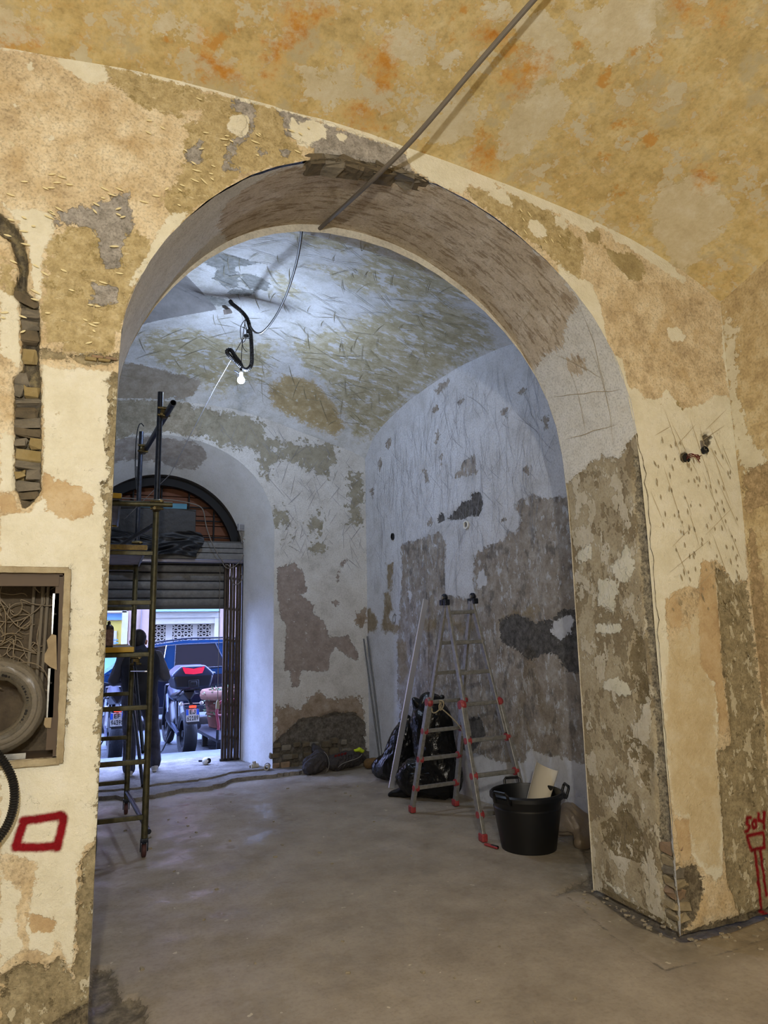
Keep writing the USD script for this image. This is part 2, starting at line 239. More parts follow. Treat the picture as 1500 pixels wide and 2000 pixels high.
D = {
 'front': {"ochre":[["p",[[-0.146,4.322],[-0.033,4.35],[0.168,4.351],[0.328,4.337],[0.334,4.287],[0.306,4.215],[0.21,4.137],[0.126,4.155],[0.056,4.143],[0.02,4.179],[-0.086,4.231],[-0.11,4.278]]],["p",[[0.341,4.318],[0.48,4.33],[0.704,4.352],[0.759,4.338],[0.76,4.203],[0.869,4.083],[0.801,4.042],[0.654,3.976],[0.526,3.896],[0.415,3.777],[0.343,3.699],[0.239,3.582],[0.192,3.585],[0.165,3.686],[0.243,3.84],[0.257,3.954],[0.273,4.07],[0.26,4.108],[0.331,4.185],[0.337,4.259]]],["p",[[-0.304,3.403],[-0.245,3.465],[-0.14,3.487],[-0.031,3.485],[0.057,3.504],[0.127,3.466],[0.05,3.22],[0.018,3.09],[-0.006,2.988],[-0.017,2.889],[-0.111,2.876],[-0.214,2.874],[-0.297,2.91],[-0.322,3.059],[-0.316,3.253]]],["p",[[1.803,4.143],[1.979,4.169],[2.225,4.177],[2.368,4.142],[2.472,4.046],[2.598,3.97],[2.59,3.733],[2.483,3.697],[2.433,3.77],[2.311,3.846],[2.105,3.951],[1.905,4.038]]],["p",[[-0.496,3.267],[-0.445,3.229],[-0.418,3.115],[-0.437,2.947],[-0.474,2.919]]]],"khaki":[["p",[[2.751,3.967],[2.848,3.952],[3.05,3.957],[3.086,3.823],[2.991,3.771],[2.822,3.878]]],["p",[[3.177,3.036],[3.256,3.011],[3.302,2.95],[3.261,2.879],[3.23,2.893],[3.15,2.984]]],["p",[[3.251,2.862],[3.288,2.865],[3.302,2.702],[3.263,2.683]]],["p",[[2.625,4.079],[2.741,4.069],[2.739,3.965],[2.654,3.965]]]],"grey":[["p",[[-0.299,3.491],[-0.229,3.557],[-0.124,3.594],[-0.05,3.668],[0.012,3.687],[0.02,3.6],[0.03,3.498],[-0.007,3.439],[-0.013,3.31],[-0.077,3.285],[-0.101,3.344],[-0.094,3.421],[-0.14,3.475],[-0.225,3.482],[-0.291,3.455]]],["p",[[0.252,3.952],[0.287,4.003],[0.335,4.039],[0.332,3.973],[0.314,3.913],[0.258,3.893]]],["p",[[0.468,4.312],[0.506,4.344],[0.585,4.332],[0.599,4.247],[0.587,4.15],[0.523,4.08],[0.486,4.013],[0.462,3.936],[0.512,3.949],[0.52,3.922],[0.45,3.919],[0.436,3.95],[0.465,4.051],[0.522,4.132],[0.56,4.207],[0.546,4.262],[0.482,4.258]]],["p",[[0.704,4.352],[0.869,4.339],[1.04,4.317],[1.216,4.297],[1.413,4.286],[1.459,4.235],[1.472,4.165],[1.619,4.109],[1.332,4.093],[1.154,4.086],[0.981,4.082],[0.892,4.083],[0.911,4.154],[0.76,4.197],[0.746,4.259]]],["p",[[0.614,4.07],[0.648,4.079],[0.648,4.041],[0.614,4.038]]],["p",[[0.739,4.094],[0.774,4.103],[0.774,4.068],[0.741,4.059]]],["p",[[-0.127,3.202],[-0.02,3.216],[-0.021,3.133],[-0.079,3.099],[-0.127,3.116]]]],"white":[["p",[[0.482,4.229],[0.546,4.256],[0.568,4.209],[0.561,4.149],[0.51,4.114],[0.458,4.135],[0.452,4.177]]],["p",[[0.778,4.298],[0.8,4.319],[0.814,4.278],[0.869,4.318],[0.94,4.329],[0.982,4.295],[0.976,4.238],[0.911,4.199],[0.869,4.149],[0.828,4.147],[0.801,4.19],[0.779,4.223]]],["p",[[1.025,4.282],[1.069,4.297],[1.092,4.269],[1.068,4.238],[1.031,4.253]]],["p",[[1.429,4.297],[1.651,4.297],[1.915,4.246],[1.983,4.236],[2.032,4.198],[1.978,4.152],[1.827,4.165],[1.791,4.099],[1.661,4.113],[1.597,4.126],[1.472,4.175],[1.443,4.247]]],["p",[[1.966,4.238],[2.191,4.209],[2.422,4.181],[2.668,4.133],[2.722,4.082],[2.66,4.035],[2.548,4.062],[2.44,4.124],[2.33,4.123],[2.118,4.169]]],["p",[[2.403,4.116],[2.457,4.094],[2.51,4.054],[2.488,4.016],[2.415,4.034]]],["p",[[2.841,4.09],[3.035,4.045],[3.26,3.969],[3.429,3.867],[3.394,3.832],[3.251,3.888],[3.09,3.947],[2.954,4.008],[2.855,4.023]]],["p",[[1.962,4.172],[2.067,4.19],[2.115,4.118],[2.113,4.084],[2.027,4.098],[1.96,4.132]]],["p",[[2.223,4.033],[2.288,4.04],[2.34,4.001],[2.346,3.936],[2.28,3.922],[2.218,3.959]]],["p",[[2.411,3.816],[2.468,3.744],[2.558,3.71],[2.652,3.71],[2.682,3.615],[2.715,3.554],[2.723,3.423],[2.746,3.263],[2.84,3.243],[2.859,3.114],[2.88,3.052],[2.959,3.061],[2.972,2.997],[3.114,3.019],[3.164,3.101],[3.271,2.963],[3.445,3.015],[3.585,3.098],[3.695,3.093],[3.707,2.701],[3.715,2.6],[3.708,2.335],[3.682,1.915],[3.571,1.883],[3.446,2.038],[3.38,2.005],[3.322,2.035],[3.279,1.851],[3.181,1.865],[3.059,1.82],[3.008,1.702],[3.01,1.556],[3.07,1.41],[3.278,1.373],[3.35,1.311],[3.343,1.108],[3.294,0.884],[3.322,0.658],[3.26,0.285],[3.207,0.229],[3.124,0.304],[3.057,0.365],[3.046,0.579],[2.952,0.616],[2.893,0.999],[2.902,1.416],[2.892,1.849],[2.882,2.298],[2.874,2.795],[2.837,3.008],[2.679,3.364],[2.544,3.54],[2.409,3.7]]],["p",[[3.207,3.496],[3.315,3.519],[3.373,3.469],[3.347,3.43],[3.247,3.406]]],["p",[[3.7,3.697],[3.749,3.65],[3.742,3.433],[3.745,3.291],[3.748,3.151],[3.697,3.111],[3.672,3.353]]],["p",[[0.191,3.611],[0.284,3.654],[0.239,3.569],[0.151,3.419],[0.088,3.291],[0.042,3.194],[0.024,3.216],[0.095,3.382]]],["p",[[-0.471,3.49],[-0.393,3.52],[-0.31,3.501],[-0.295,3.429],[-0.331,3.323],[-0.335,3.057],[-0.361,3.148],[-0.379,3.29],[-0.439,3.448],[-0.513,3.518],[-0.515,3.554]]],["p",[[-0.322,4.307],[-0.225,4.333],[-0.135,4.326],[-0.099,4.268],[-0.13,4.217],[-0.219,4.209],[-0.309,4.257]]],["p",[[-0.486,3.103],[-0.417,3.091],[-0.394,2.884],[-0.387,2.77],[-0.468,2.828]]],["p",[[-0.446,2.494],[-0.392,2.477],[-0.374,2.238],[-0.429,2.224]]],["p",[[-0.306,2.792],[-0.19,2.795],[-0.032,2.803],[0.004,2.396],[0.013,1.948],[0.042,0.838],[-0.042,0.829],[-0.065,0.737],[-0.056,0.55],[-0.065,0.37],[-0.126,0.507],[-0.14,0.437],[-0.213,0.486],[-0.236,0.579],[-0.202,0.756],[-0.222,0.795],[-0.338,0.838],[-0.423,2.14],[-0.312,2.155],[-0.269,2.244],[-0.285,2.486]]],["p",[[-0.334,0.774],[-0.26,0.691],[-0.271,0.584],[-0.23,0.489],[-0.312,0.433]]],["p",[[-0.202,0.756],[-0.066,0.756],[-0.053,0.495],[-0.125,0.489],[-0.185,0.607]]],["p",[[-0.447,4.253],[-0.425,4.246],[-0.429,4.192],[-0.454,4.197]]],["p",[[-0.504,4.011],[-0.473,4.007],[-0.476,3.988]]],["p",[[-0.357,3.892],[-0.321,3.894],[-0.334,3.87]]],["p",[[-0.254,3.842],[-0.232,3.827],[-0.221,3.809],[-0.242,3.811]]],["s",[[-0.562,4.281],[-0.44,4.309],[-0.312,4.326],[-0.136,4.337],[0.096,4.343],[0.34,4.341],[0.598,4.347],[0.759,4.35],[0.982,4.338],[1.157,4.318],[1.398,4.301],[1.651,4.291],[1.915,4.246],[2.191,4.213],[2.422,4.178],[2.782,4.098],[3.035,4.045],[3.26,3.969]],0.016]],"peach":[["p",[[-0.275,2.343],[-0.224,2.302],[-0.143,2.273],[-0.08,2.221],[-0.067,2.155],[-0.136,2.13],[-0.195,2.128],[-0.245,2.158],[-0.275,2.244]]],["p",[[3.32,2.02],[3.423,2.022],[3.417,1.82],[3.413,1.547],[3.398,1.309],[3.31,1.313],[3.243,1.404],[3.249,1.58],[3.264,1.76]]],["p",[[3.025,1.79],[3.097,1.811],[3.142,1.701],[3.114,1.627],[3.038,1.628],[3.008,1.702]]],["p",[[-0.237,0.597],[-0.13,0.58],[-0.136,0.527],[-0.215,0.531]]],["p",[[-0.429,2.235],[-0.382,2.227],[-0.35,2.153],[-0.423,2.14]]],["p",[[3.334,1.341],[3.398,1.309],[3.414,1.046],[3.328,0.995]]],["p",[[2.949,0.59],[3.046,0.579],[3.042,0.393],[2.965,0.351]]],["p",[[3.174,1.671],[3.203,1.655],[3.18,1.596],[3.153,1.627]]]],"pale":[["p",[[3.029,1.556],[3.155,1.641],[3.264,1.73],[3.251,1.403],[3.326,1.283],[3.305,0.968],[3.299,0.688],[3.249,0.313],[3.142,0.301],[3.064,0.417],[3.031,0.607],[2.944,0.643],[2.929,0.996],[2.969,1.357]]]],"brown":[["p",[[3.435,2.022],[3.571,1.883],[3.68,1.899],[3.689,1.206],[3.694,0.851],[3.657,-0.042],[3.369,0.017],[3.283,0.229],[3.296,0.551],[3.305,0.911],[3.421,0.945],[3.422,1.103],[3.41,1.398],[3.429,1.759]]],["p",[[-0.31,0.398],[-0.261,0.423],[-0.227,0.435],[-0.156,0.405],[-0.113,0.433],[-0.054,0.332],[-0.056,0.55],[-0.049,0.773],[0.004,0.842],[0.081,0.833],[0.117,-0.022],[-0.288,0.07]]],["p",[[-0.013,2.793],[-0.039,2.766],[-0.027,2.579],[-0.038,2.462],[-0.018,2.326],[-0.05,2.279],[-0.025,2.168],[-0.025,1.948],[-0.019,1.732],[-0.018,1.358],[-0.018,1.277],[-0.003,1.116],[0.002,0.842],[0.053,0.817],[0.035,2.171],[0.019,2.797]]],["p",[[-0.319,2.871],[-0.214,2.862],[0.005,2.88],[0.006,2.856],[-0.129,2.814],[-0.212,2.839],[-0.312,2.826]]],["p",[[-0.295,1.88],[-0.184,1.919],[-0.154,1.913],[-0.147,1.527],[-0.13,1.344],[-0.147,1.168],[-0.17,1.15],[-0.178,1.528],[-0.185,1.881]]]],"dark":[["p",[[2.962,0.326],[3.036,0.342],[3.105,0.306],[3.11,0.201],[3.041,0.082],[2.941,-0.003],[2.889,0.005],[2.919,0.331]]],["p",[[2.906,0.003],[3.182,0.034],[3.69,0.035],[3.677,-0.045],[3.168,-0.067]]],["p",[[0.124,0.263],[0.031,0.262],[-0.127,0.206],[-0.117,0.031],[0.136,-0.026]]],["p",[[0.892,4.083],[0.981,4.142],[1.155,4.163],[1.334,4.165],[1.457,4.161],[1.597,4.12],[1.579,4.058],[1.332,4.078],[1.124,4.051],[0.869,4.039]]]],"chase":[["p",[[-0.549,3.473],[-0.51,3.469],[-0.447,3.422],[-0.413,3.356],[-0.388,3.264],[-0.385,3.12],[-0.337,3.081],[-0.321,2.918],[-0.322,2.824],[-0.307,2.734],[-0.279,2.243],[-0.314,2.187],[-0.341,2.165],[-0.364,2.239],[-0.374,2.238],[-0.405,2.677],[-0.413,2.721],[-0.378,2.771],[-0.406,3.069],[-0.437,3.1],[-0.418,3.21],[-0.462,3.346],[-0.543,3.389]]],["p",[[3.251,2.692],[3.329,2.692],[3.324,2.646],[3.251,2.624]]],["p",[[3.434,2.829],[3.519,2.82],[3.496,2.744],[3.443,2.727]]]],"red":[["s",[[-0.267,0.944],[-0.213,0.944],[-0.132,0.95],[-0.123,0.934],[-0.14,0.831]],0.017],["s",[[-0.267,0.927],[-0.287,0.85],[-0.207,0.84],[-0.14,0.837]],0.017],["s",[[3.518,0.532],[3.491,0.535],[3.486,0.502],[3.507,0.483],[3.488,0.463],[3.468,0.462]],0.011],["s",[[3.544,0.517],[3.56,0.51],[3.555,0.477],[3.534,0.471],[3.529,0.497],[3.544,0.517]],0.011],["s",[[3.581,0.547],[3.58,0.511],[3.615,0.498],[3.635,0.547]],0.011],["s",[[3.627,0.548],[3.617,0.461]],0.011],["s",[[3.476,0.436],[3.606,0.44],[3.602,0.36],[3.497,0.357],[3.476,0.436]],0.011],["s",[[3.528,0.353],[3.528,0.086],[3.531,0.027],[3.583,-0.003]],0.011],["s",[[3.568,0.353],[3.579,0.105]],0.011]]},
 'arch': {"brush":[["p",[[3.969,3.541],[3.979,3.328],[4.1,3.258],[4.323,3.165],[4.448,3.183],[4.727,3.225],[4.995,3.207],[5.223,3.151],[5.562,3.146],[5.95,3.141],[6.254,3.175],[6.322,3.192],[6.356,3.354],[6.493,3.512],[6.476,3.686],[6.54,3.93],[6.274,3.987],[5.815,4.0],[5.503,4.0],[5.249,4.0],[4.966,4.0],[4.676,4.0],[4.398,4.0],[4.164,4.0]]],["p",[[6.564,3.53],[6.582,3.444],[6.631,3.383],[6.683,3.433],[6.666,3.554],[6.62,3.577]]]],"brown":[["p",[[7.193,3.936],[7.389,3.962],[7.312,3.729],[7.268,3.613],[7.248,3.481],[7.303,3.323],[7.227,3.24],[7.189,3.144],[7.361,3.146],[7.968,3.162],[8.551,3.16],[9.107,3.166],[9.972,3.175],[9.998,3.938],[8.914,3.939],[7.895,3.945]]]],"rough":[["p",[[7.312,3.22],[7.335,3.124],[7.671,3.134],[8.264,3.139],[8.832,3.161],[9.899,3.185],[9.972,3.175],[9.926,3.262],[9.669,3.278],[8.979,3.23],[8.408,3.237],[7.653,3.243]]],["p",[[4.422,3.165],[4.468,3.126],[4.579,3.13],[4.825,3.141],[4.982,3.156],[5.032,3.129],[5.183,3.156],[5.154,3.197],[5.028,3.264],[4.861,3.285],[4.719,3.263],[4.631,3.268],[4.447,3.209]]]],"fill":[["p",[[7.816,3.353],[7.966,3.285],[8.068,3.354],[8.062,3.44],[7.999,3.485],[7.954,3.518],[7.911,3.4]]],["p",[[8.023,3.635],[8.044,3.475],[8.107,3.431],[8.16,3.502],[8.245,3.488],[8.211,3.561],[8.198,3.654]]],["p",[[8.311,3.686],[8.315,3.445],[8.361,3.436],[8.373,3.564],[8.36,3.691]]],["p",[[8.665,3.65],[8.633,3.517],[8.689,3.402],[8.746,3.408],[8.733,3.552],[8.706,3.654]]],["p",[[7.836,3.832],[7.784,3.691],[7.886,3.676],[7.907,3.812]]],["p",[[9.871,3.766],[9.871,3.673],[9.886,3.498],[9.899,3.478],[9.915,3.678]]]],"dark":[["p",[[8.34,3.336],[8.412,3.267],[8.765,3.262],[8.781,3.373],[8.561,3.414]]],["p",[[9.017,3.51],[8.973,3.394],[9.053,3.258],[9.297,3.307],[9.149,3.414]]],["p",[[9.547,3.78],[9.401,3.53],[9.487,3.411],[9.672,3.382],[9.692,3.653],[9.633,3.765]]],["p",[[10.025,3.881],[9.924,3.845],[9.932,3.171],[9.991,3.16]]]]},
 'far': {"taupe":[["p",[[1.953,2.423],[2.172,2.492],[2.283,2.374],[2.316,2.244],[2.339,2.137],[2.25,2.094],[2.417,1.965],[2.416,1.858],[2.562,1.749],[2.629,1.555],[2.88,1.571],[3.027,1.309],[2.992,1.246],[2.696,1.426],[2.616,1.322],[2.615,1.154],[2.47,1.139],[2.251,1.168],[2.23,0.963],[2.144,0.968],[2.121,1.163],[2.046,1.176],[2.056,1.464],[2.076,1.735],[2.0,1.799],[1.955,2.094]]],["p",[[2.725,2.313],[2.797,2.536],[2.879,2.548],[2.772,2.402],[2.748,2.203]]],["p",[[2.654,2.007],[2.746,2.028],[2.757,1.963],[2.688,1.952]]]],"brown":[["p",[[1.933,0.746],[2.123,0.745],[2.252,0.697],[2.36,0.834],[2.492,0.91],[2.558,0.824],[2.736,0.793],[3.021,0.82],[3.086,0.585],[3.049,0.421],[2.689,0.589],[2.252,0.556],[1.957,0.337]]],["p",[[2.964,1.809],[3.024,1.874],[3.119,1.917],[3.128,1.785],[3.067,1.654],[2.998,1.699]]]],"rubble":[["p",[[1.835,0.073],[1.936,0.338],[2.103,0.465],[2.252,0.586],[2.534,0.599],[2.69,0.641],[2.961,0.614],[3.096,0.48],[3.092,0.169],[3.273,0.01],[3.268,-0.236],[2.466,-0.161],[1.836,-0.082]]]],"mortar":[["p",[[-0.082,4.425],[-0.02,4.417],[0.852,4.464],[0.869,4.371],[0.971,4.413],[1.214,4.342],[1.2,4.276],[1.008,4.147],[0.981,4.035],[0.805,4.035],[0.688,4.056],[0.573,4.061],[0.306,4.022],[-0.005,3.919],[-0.058,3.9]]]],"chips":[["p",[[0.854,4.385],[1.213,4.374],[1.725,4.327],[1.775,4.136],[1.936,3.906],[2.065,3.851],[1.874,3.74],[1.812,3.575],[1.682,3.95],[1.435,3.93],[1.221,3.976],[1.101,3.998],[0.98,4.066]]],["p",[[2.903,3.703],[3.06,3.667],[3.08,3.388],[3.051,3.04],[2.92,3.035],[2.899,3.263]]],["p",[[2.339,3.057],[2.522,3.177],[2.533,2.886],[2.362,2.902]]],["p",[[1.893,3.104],[2.003,3.175],[2.092,3.003],[2.093,2.915],[1.938,2.953]]],["p",[[2.027,2.76],[2.16,2.785],[2.138,2.697]]],["p",[[2.407,2.726],[2.532,2.741],[2.532,2.663],[2.429,2.639]]],["p",[[1.841,4.06],[2.715,4.041],[2.713,3.807],[2.571,3.658],[2.362,3.69],[2.021,3.893]]]]},
 'right': {"taupe":[["p",[[7.591,2.648],[6.756,2.677],[6.66,2.558],[6.698,2.295],[6.7,1.995],[6.176,1.919],[6.161,2.348],[5.924,2.438],[5.644,2.453],[5.61,2.574],[5.497,2.497],[5.392,2.636],[5.499,2.777],[5.262,2.844],[5.074,2.75],[4.781,2.741],[4.78,1.991],[4.441,1.461],[4.547,0.355],[7.819,-0.271],[7.744,1.409],[7.613,2.178]]],["p",[[6.28,3.364],[6.074,3.414],[6.054,3.211],[6.203,3.19],[6.423,3.235]]],["p",[[6.812,3.712],[6.737,3.845],[6.693,3.757],[6.762,3.7]]],["p",[[7.069,3.445],[6.983,3.417],[6.938,3.283],[6.99,3.274]]],["p",[[5.344,3.84],[5.215,3.846],[5.207,3.812],[5.336,3.797]]],["p",[[5.055,3.484],[4.989,3.511],[4.955,3.411],[5.021,3.376]]],["p",[[6.776,4.339],[6.462,4.359],[6.498,4.296],[6.697,4.255]]],["p",[[6.857,4.13],[6.738,4.123],[6.708,4.066],[6.809,4.067]]],["p",[[7.943,3.996],[7.856,4.049],[7.774,3.996],[7.862,3.89]]],["p",[[8.173,3.746],[8.081,3.834],[8.019,3.734],[8.109,3.667]]],["p",[[5.622,3.745],[5.522,3.732],[5.541,3.654],[5.601,3.68]]],["p",[[5.332,3.105],[5.209,3.086],[5.27,3.022],[5.314,3.046]]],["p",[[6.342,4.031],[6.233,4.089],[6.221,4.031],[6.314,3.995]]],["p",[[7.013,2.861],[6.909,2.883],[6.898,2.789],[6.999,2.794]]],["p",[[5.678,2.663],[5.603,2.676],[5.62,2.615]]],["p",[[6.706,3.535],[6.657,3.533],[6.681,3.399]]],["p",[[8.388,3.46],[8.273,3.482],[8.3,3.334]]]],"brown":[["p",[[8.554,1.899],[8.417,1.916],[8.223,1.766],[8.271,1.624],[8.541,1.605]]],["p",[[8.061,2.086],[7.914,2.118],[7.843,1.876],[7.97,1.761],[7.655,1.677],[7.736,1.601],[8.142,1.623],[8.025,1.922]]],["p",[[6.757,1.741],[6.589,1.756],[6.402,1.662],[6.215,1.712],[6.161,1.641],[6.438,1.59]]],["p",[[7.76,1.49],[7.552,1.512],[7.531,1.108],[7.718,1.018]]],["p",[[5.872,1.706],[5.601,1.782],[5.233,1.818],[5.217,1.739],[5.555,1.716]]],["p",[[7.963,2.445],[7.798,2.45],[7.853,2.114],[7.955,2.12]]],["p",[[7.188,1.751],[6.896,1.744],[6.921,1.611],[7.159,1.592]]]],"concrete":[["p",[[5.804,1.704],[5.551,1.772],[5.315,1.679],[5.085,1.698],[4.98,1.778],[4.741,1.792],[4.75,1.258],[4.95,1.277],[5.045,1.406],[5.221,1.417],[5.389,1.352],[5.577,1.442],[5.78,1.488]]],["p",[[6.636,2.805],[6.307,2.948],[6.191,2.945],[6.129,3.02],[6.019,2.999],[5.968,2.873],[6.035,2.766],[6.202,2.775],[6.378,2.767]]],["p",[[6.811,2.85],[6.71,2.907],[6.652,2.808],[6.782,2.79]]],["p",[[6.495,0.718],[6.162,0.786],[6.088,0.628],[6.333,0.413],[6.513,0.439]]]],"white":[["p",[[5.086,1.691],[4.847,1.737],[4.88,1.599],[4.993,1.503],[5.114,1.615]]],["p",[[6.607,0.426],[6.244,0.425],[5.913,0.409],[5.607,0.424],[5.453,0.553],[5.359,0.573],[5.226,0.555],[5.075,0.57],[4.7,0.551],[4.456,0.121],[4.647,-0.051],[6.081,-0.05],[6.635,-0.01]]],["p",[[6.074,2.207],[5.994,2.201],[5.951,2.069],[6.088,2.012],[6.151,2.082]]],["p",[[6.994,2.569],[6.861,2.554],[6.895,2.53]]],["p",[[8.628,0.26],[7.726,0.855],[7.728,0.333],[8.178,-0.239],[8.646,-0.323]]],["p",[[7.482,2.131],[7.375,2.049],[7.454,1.939]]]]},
 'rfront': {"white":[["p",[[3.146,3.672],[3.051,3.523],[3.109,3.06],[3.031,2.767],[2.941,2.615],[2.914,2.545],[3.136,2.594],[3.165,2.701],[3.158,3.145]]]],"brown":[["p",[[3.13,2.576],[2.941,2.615],[2.904,2.355],[3.142,2.332]]],["p",[[3.135,2.233],[3.084,2.194],[3.058,1.692],[3.135,1.089],[3.17,1.205],[3.17,1.658]]]]},
 'cfront': {"pale":[["p",[[1.357,3.06],[1.456,3.011],[1.479,2.928],[1.588,2.844],[1.696,2.762],[1.754,2.84],[1.705,3.01],[1.644,3.08],[1.476,3.124]]],["p",[[1.89,2.939],[1.891,2.727],[1.915,2.617],[2.069,2.569],[2.163,2.704],[2.07,2.964],[1.989,2.996]]],["p",[[1.406,2.897],[1.489,2.853],[1.525,2.897],[1.459,2.949]]],["p",[[1.044,2.654],[1.22,2.602],[1.312,2.628],[1.35,2.741],[1.218,2.792],[1.12,2.75]]],["p",[[1.413,2.665],[1.467,2.632],[1.517,2.732],[1.468,2.75]]],["p",[[0.794,2.981],[0.902,2.897],[1.065,2.899],[1.078,3.017],[0.911,3.11]]],["p",[[1.669,2.366],[1.768,2.303],[1.932,2.333],[2.023,2.504],[1.894,2.585],[1.789,2.468]]],["p",[[0.077,2.894],[0.257,2.889],[0.313,2.955],[0.175,2.98],[0.06,2.964]]],["p",[[2.895,2.875],[3.034,2.62],[3.391,2.712],[3.393,2.952],[3.415,3.195],[3.123,3.094]]],["p",[[1.895,2.203],[2.152,2.092],[2.288,2.08],[2.3,2.302],[2.18,2.383],[1.94,2.304]]],["p",[[1.469,2.375],[1.634,2.31],[1.635,2.356],[1.602,2.441],[1.512,2.405]]],["p",[[-0.546,3.006],[-0.424,2.959],[-0.414,3.108],[-0.561,3.147]]]],"orange":[["p",[[0.265,2.956],[0.297,2.928],[0.32,3.013],[0.286,3.027]]],["p",[[0.675,2.721],[0.749,2.633],[0.794,2.663],[0.738,2.772],[0.671,2.854],[0.661,2.917],[0.632,3.015],[0.607,2.982],[0.627,2.879]]],["p",[[1.084,2.762],[1.17,2.706],[1.218,2.792],[1.206,2.902],[1.151,2.868]]],["p",[[1.096,3.068],[1.194,3.019],[1.235,3.091],[1.162,3.132]]],["p",[[1.545,2.488],[1.62,2.447],[1.643,2.513],[1.568,2.53]]],["p",[[1.76,2.638],[1.845,2.51],[1.902,2.528],[1.856,2.67]]],["p",[[1.826,3.027],[1.878,2.976],[1.954,3.11],[1.914,3.158]]],["p",[[3.031,2.655],[3.086,2.616],[3.133,2.664],[3.075,2.693]]],["p",[[0.347,3.03],[0.421,3.035],[0.453,3.077],[0.33,3.084]]],["p",[[2.327,2.025],[2.369,2.006],[2.407,2.062],[2.357,2.072]]],["p",[[2.468,1.984],[2.523,1.948],[2.57,2.023]]],["p",[[-0.559,3.126],[-0.435,3.112],[-0.458,3.142],[-0.562,3.158]]]]},
 'cback': {"slate":[["p",[[0.498,6.022],[0.607,5.766],[0.774,5.725],[1.159,5.752],[0.962,5.951],[1.053,6.322],[0.954,6.395],[0.799,6.272],[0.82,6.046],[0.603,5.949]]],["p",[[1.036,6.076],[1.159,6.011],[1.299,6.096],[1.338,6.272],[1.166,6.33],[1.05,6.23]]],["p",[[0.933,6.528],[1.037,6.39],[1.223,6.333],[1.167,6.484]]],["p",[[0.57,6.754],[0.709,6.626],[0.994,6.647],[1.069,6.751],[0.959,6.794],[0.758,6.801]]]],"ochre":[["p",[[1.734,8.161],[1.871,7.824],[2.199,7.72],[2.538,7.992],[2.78,8.268],[2.703,8.398],[2.199,8.396],[1.851,8.353]]]],"khaki":[["p",[[1.781,7.184],[2.175,6.531],[2.417,5.694],[2.688,5.204],[3.031,5.194],[3.4,5.519],[3.417,6.012],[3.342,6.753],[3.241,7.525],[3.265,8.073],[2.963,8.342],[2.57,7.973],[2.319,7.636],[1.995,7.491]]],["p",[[1.581,5.542],[1.92,5.351],[1.774,4.263],[2.1,4.278],[2.414,4.288],[2.829,4.986],[2.391,5.492],[2.013,5.694]]],["p",[[0.215,7.571],[0.677,7.364],[1.216,7.434],[1.612,7.302],[1.705,8.027],[1.201,8.351],[0.746,8.284],[0.33,7.989]]],["p",[[1.314,5.855],[1.551,6.037],[1.634,6.246],[1.408,6.394]]],["p",[[1.257,5.084],[1.428,4.268],[1.762,4.231],[1.721,4.298],[1.693,5.065],[1.466,5.139]]]],"brown":[["p",[[-0.066,8.057],[0.308,8.13],[0.945,8.257],[0.87,8.452],[-0.047,8.553]]]]},
 'lunette': [[0.931,6.879],[0.454,6.134],[0.025,7.504]],
 'floor': {"pit":[["p",[[0.01,4.09],[0.093,4.053],[0.146,3.709],[0.195,3.712],[0.242,3.619],[0.237,3.319],[-0.029,3.182]]],["p",[[2.668,3.925],[2.837,3.97],[2.898,3.847],[2.814,3.387],[2.898,3.117],[3.193,3.106],[3.62,3.174],[3.748,3.279],[3.304,3.278],[2.982,3.238],[2.996,3.946],[3.116,4.149]]]],"line":[["s",[[2.72,3.865],[2.603,3.304],[2.583,2.912],[2.931,2.931],[3.412,2.973]],0.006],["s",[[3.368,6.611],[3.438,5.661],[3.381,4.636],[3.229,4.266]],0.006],["s",[[3.357,4.861],[3.373,4.506]],0.006]],"rub":[["p",[[3.105,4.836],[4.017,5.195],[2.879,3.634],[2.694,3.988]]],["p",[[2.926,3.881],[2.911,3.165],[3.563,3.16],[3.324,2.785],[2.624,2.922],[2.595,3.377]]]]},
 'sill': [[-0.054,7.901],[0.161,7.865],[0.325,7.668],[0.522,7.734],[0.812,7.886],[1.043,7.848],[1.275,7.972],[1.37,8.15],[1.531,8.157],[1.763,8.159],[2.007,8.189],[2.391,8.25],[3.072,8.349]],
}
ARCH = [[0, 0], [0, 2.85], [0.005, 3.0], [0.02, 3.1], [0.055, 3.22], [0.11, 3.35], [0.18, 3.48], [0.27, 3.61], [0.36, 3.72], [0.46, 3.82], [0.58, 3.92], [0.71, 4.0], [0.86, 4.07], [1.02, 4.12], [1.2, 4.145], [1.4, 4.145], [1.62, 4.12], [1.82, 4.065], [1.98, 4.0], [2.15, 3.91], [2.33, 3.79], [2.48, 3.66], [2.6, 3.53], [2.72, 3.36], [2.8, 3.2], [2.86, 3.02], [2.895, 2.8], [2.915, 2.5], [2.92, 2.2], [2.92, 0]]
# ================================================================ the structure
_fp = PchipInterpolator([-.9,.0,.55,.98,1.4,1.91,2.42,2.78,3.03,3.26,3.46,3.71,4.0], [4.29,4.335,4.345,4.34,4.305,4.25,4.175,4.11,4.05,3.97,3.89,3.74,3.5])
def prof_front(x):
    x = np.asarray(x, float); return _fp(np.clip(np.where(x < .55, 1.1 - x, x), .55, 3.95))
def ceil_front(x, y):
    d = 3.16 - np.asarray(y, float); return prof_front(x) + .3 * d - .055 * d * d
_bp = PchipInterpolator([-.02,.5,.84,1.34,1.79,2.2,2.62,3.04,3.2], [4.40,4.43,4.43,4.40,4.31,4.19,4.07,3.93,3.85])
_rp = PchipInterpolator([5.2,5.97,6.54,7.19,7.82,8.24,8.5,8.8], [.30,.46,.51,.47,.37,.22,.0,-.3])
def wall_x(y): return 3.14 + (8.5 - np.asarray(y, float)) * .125
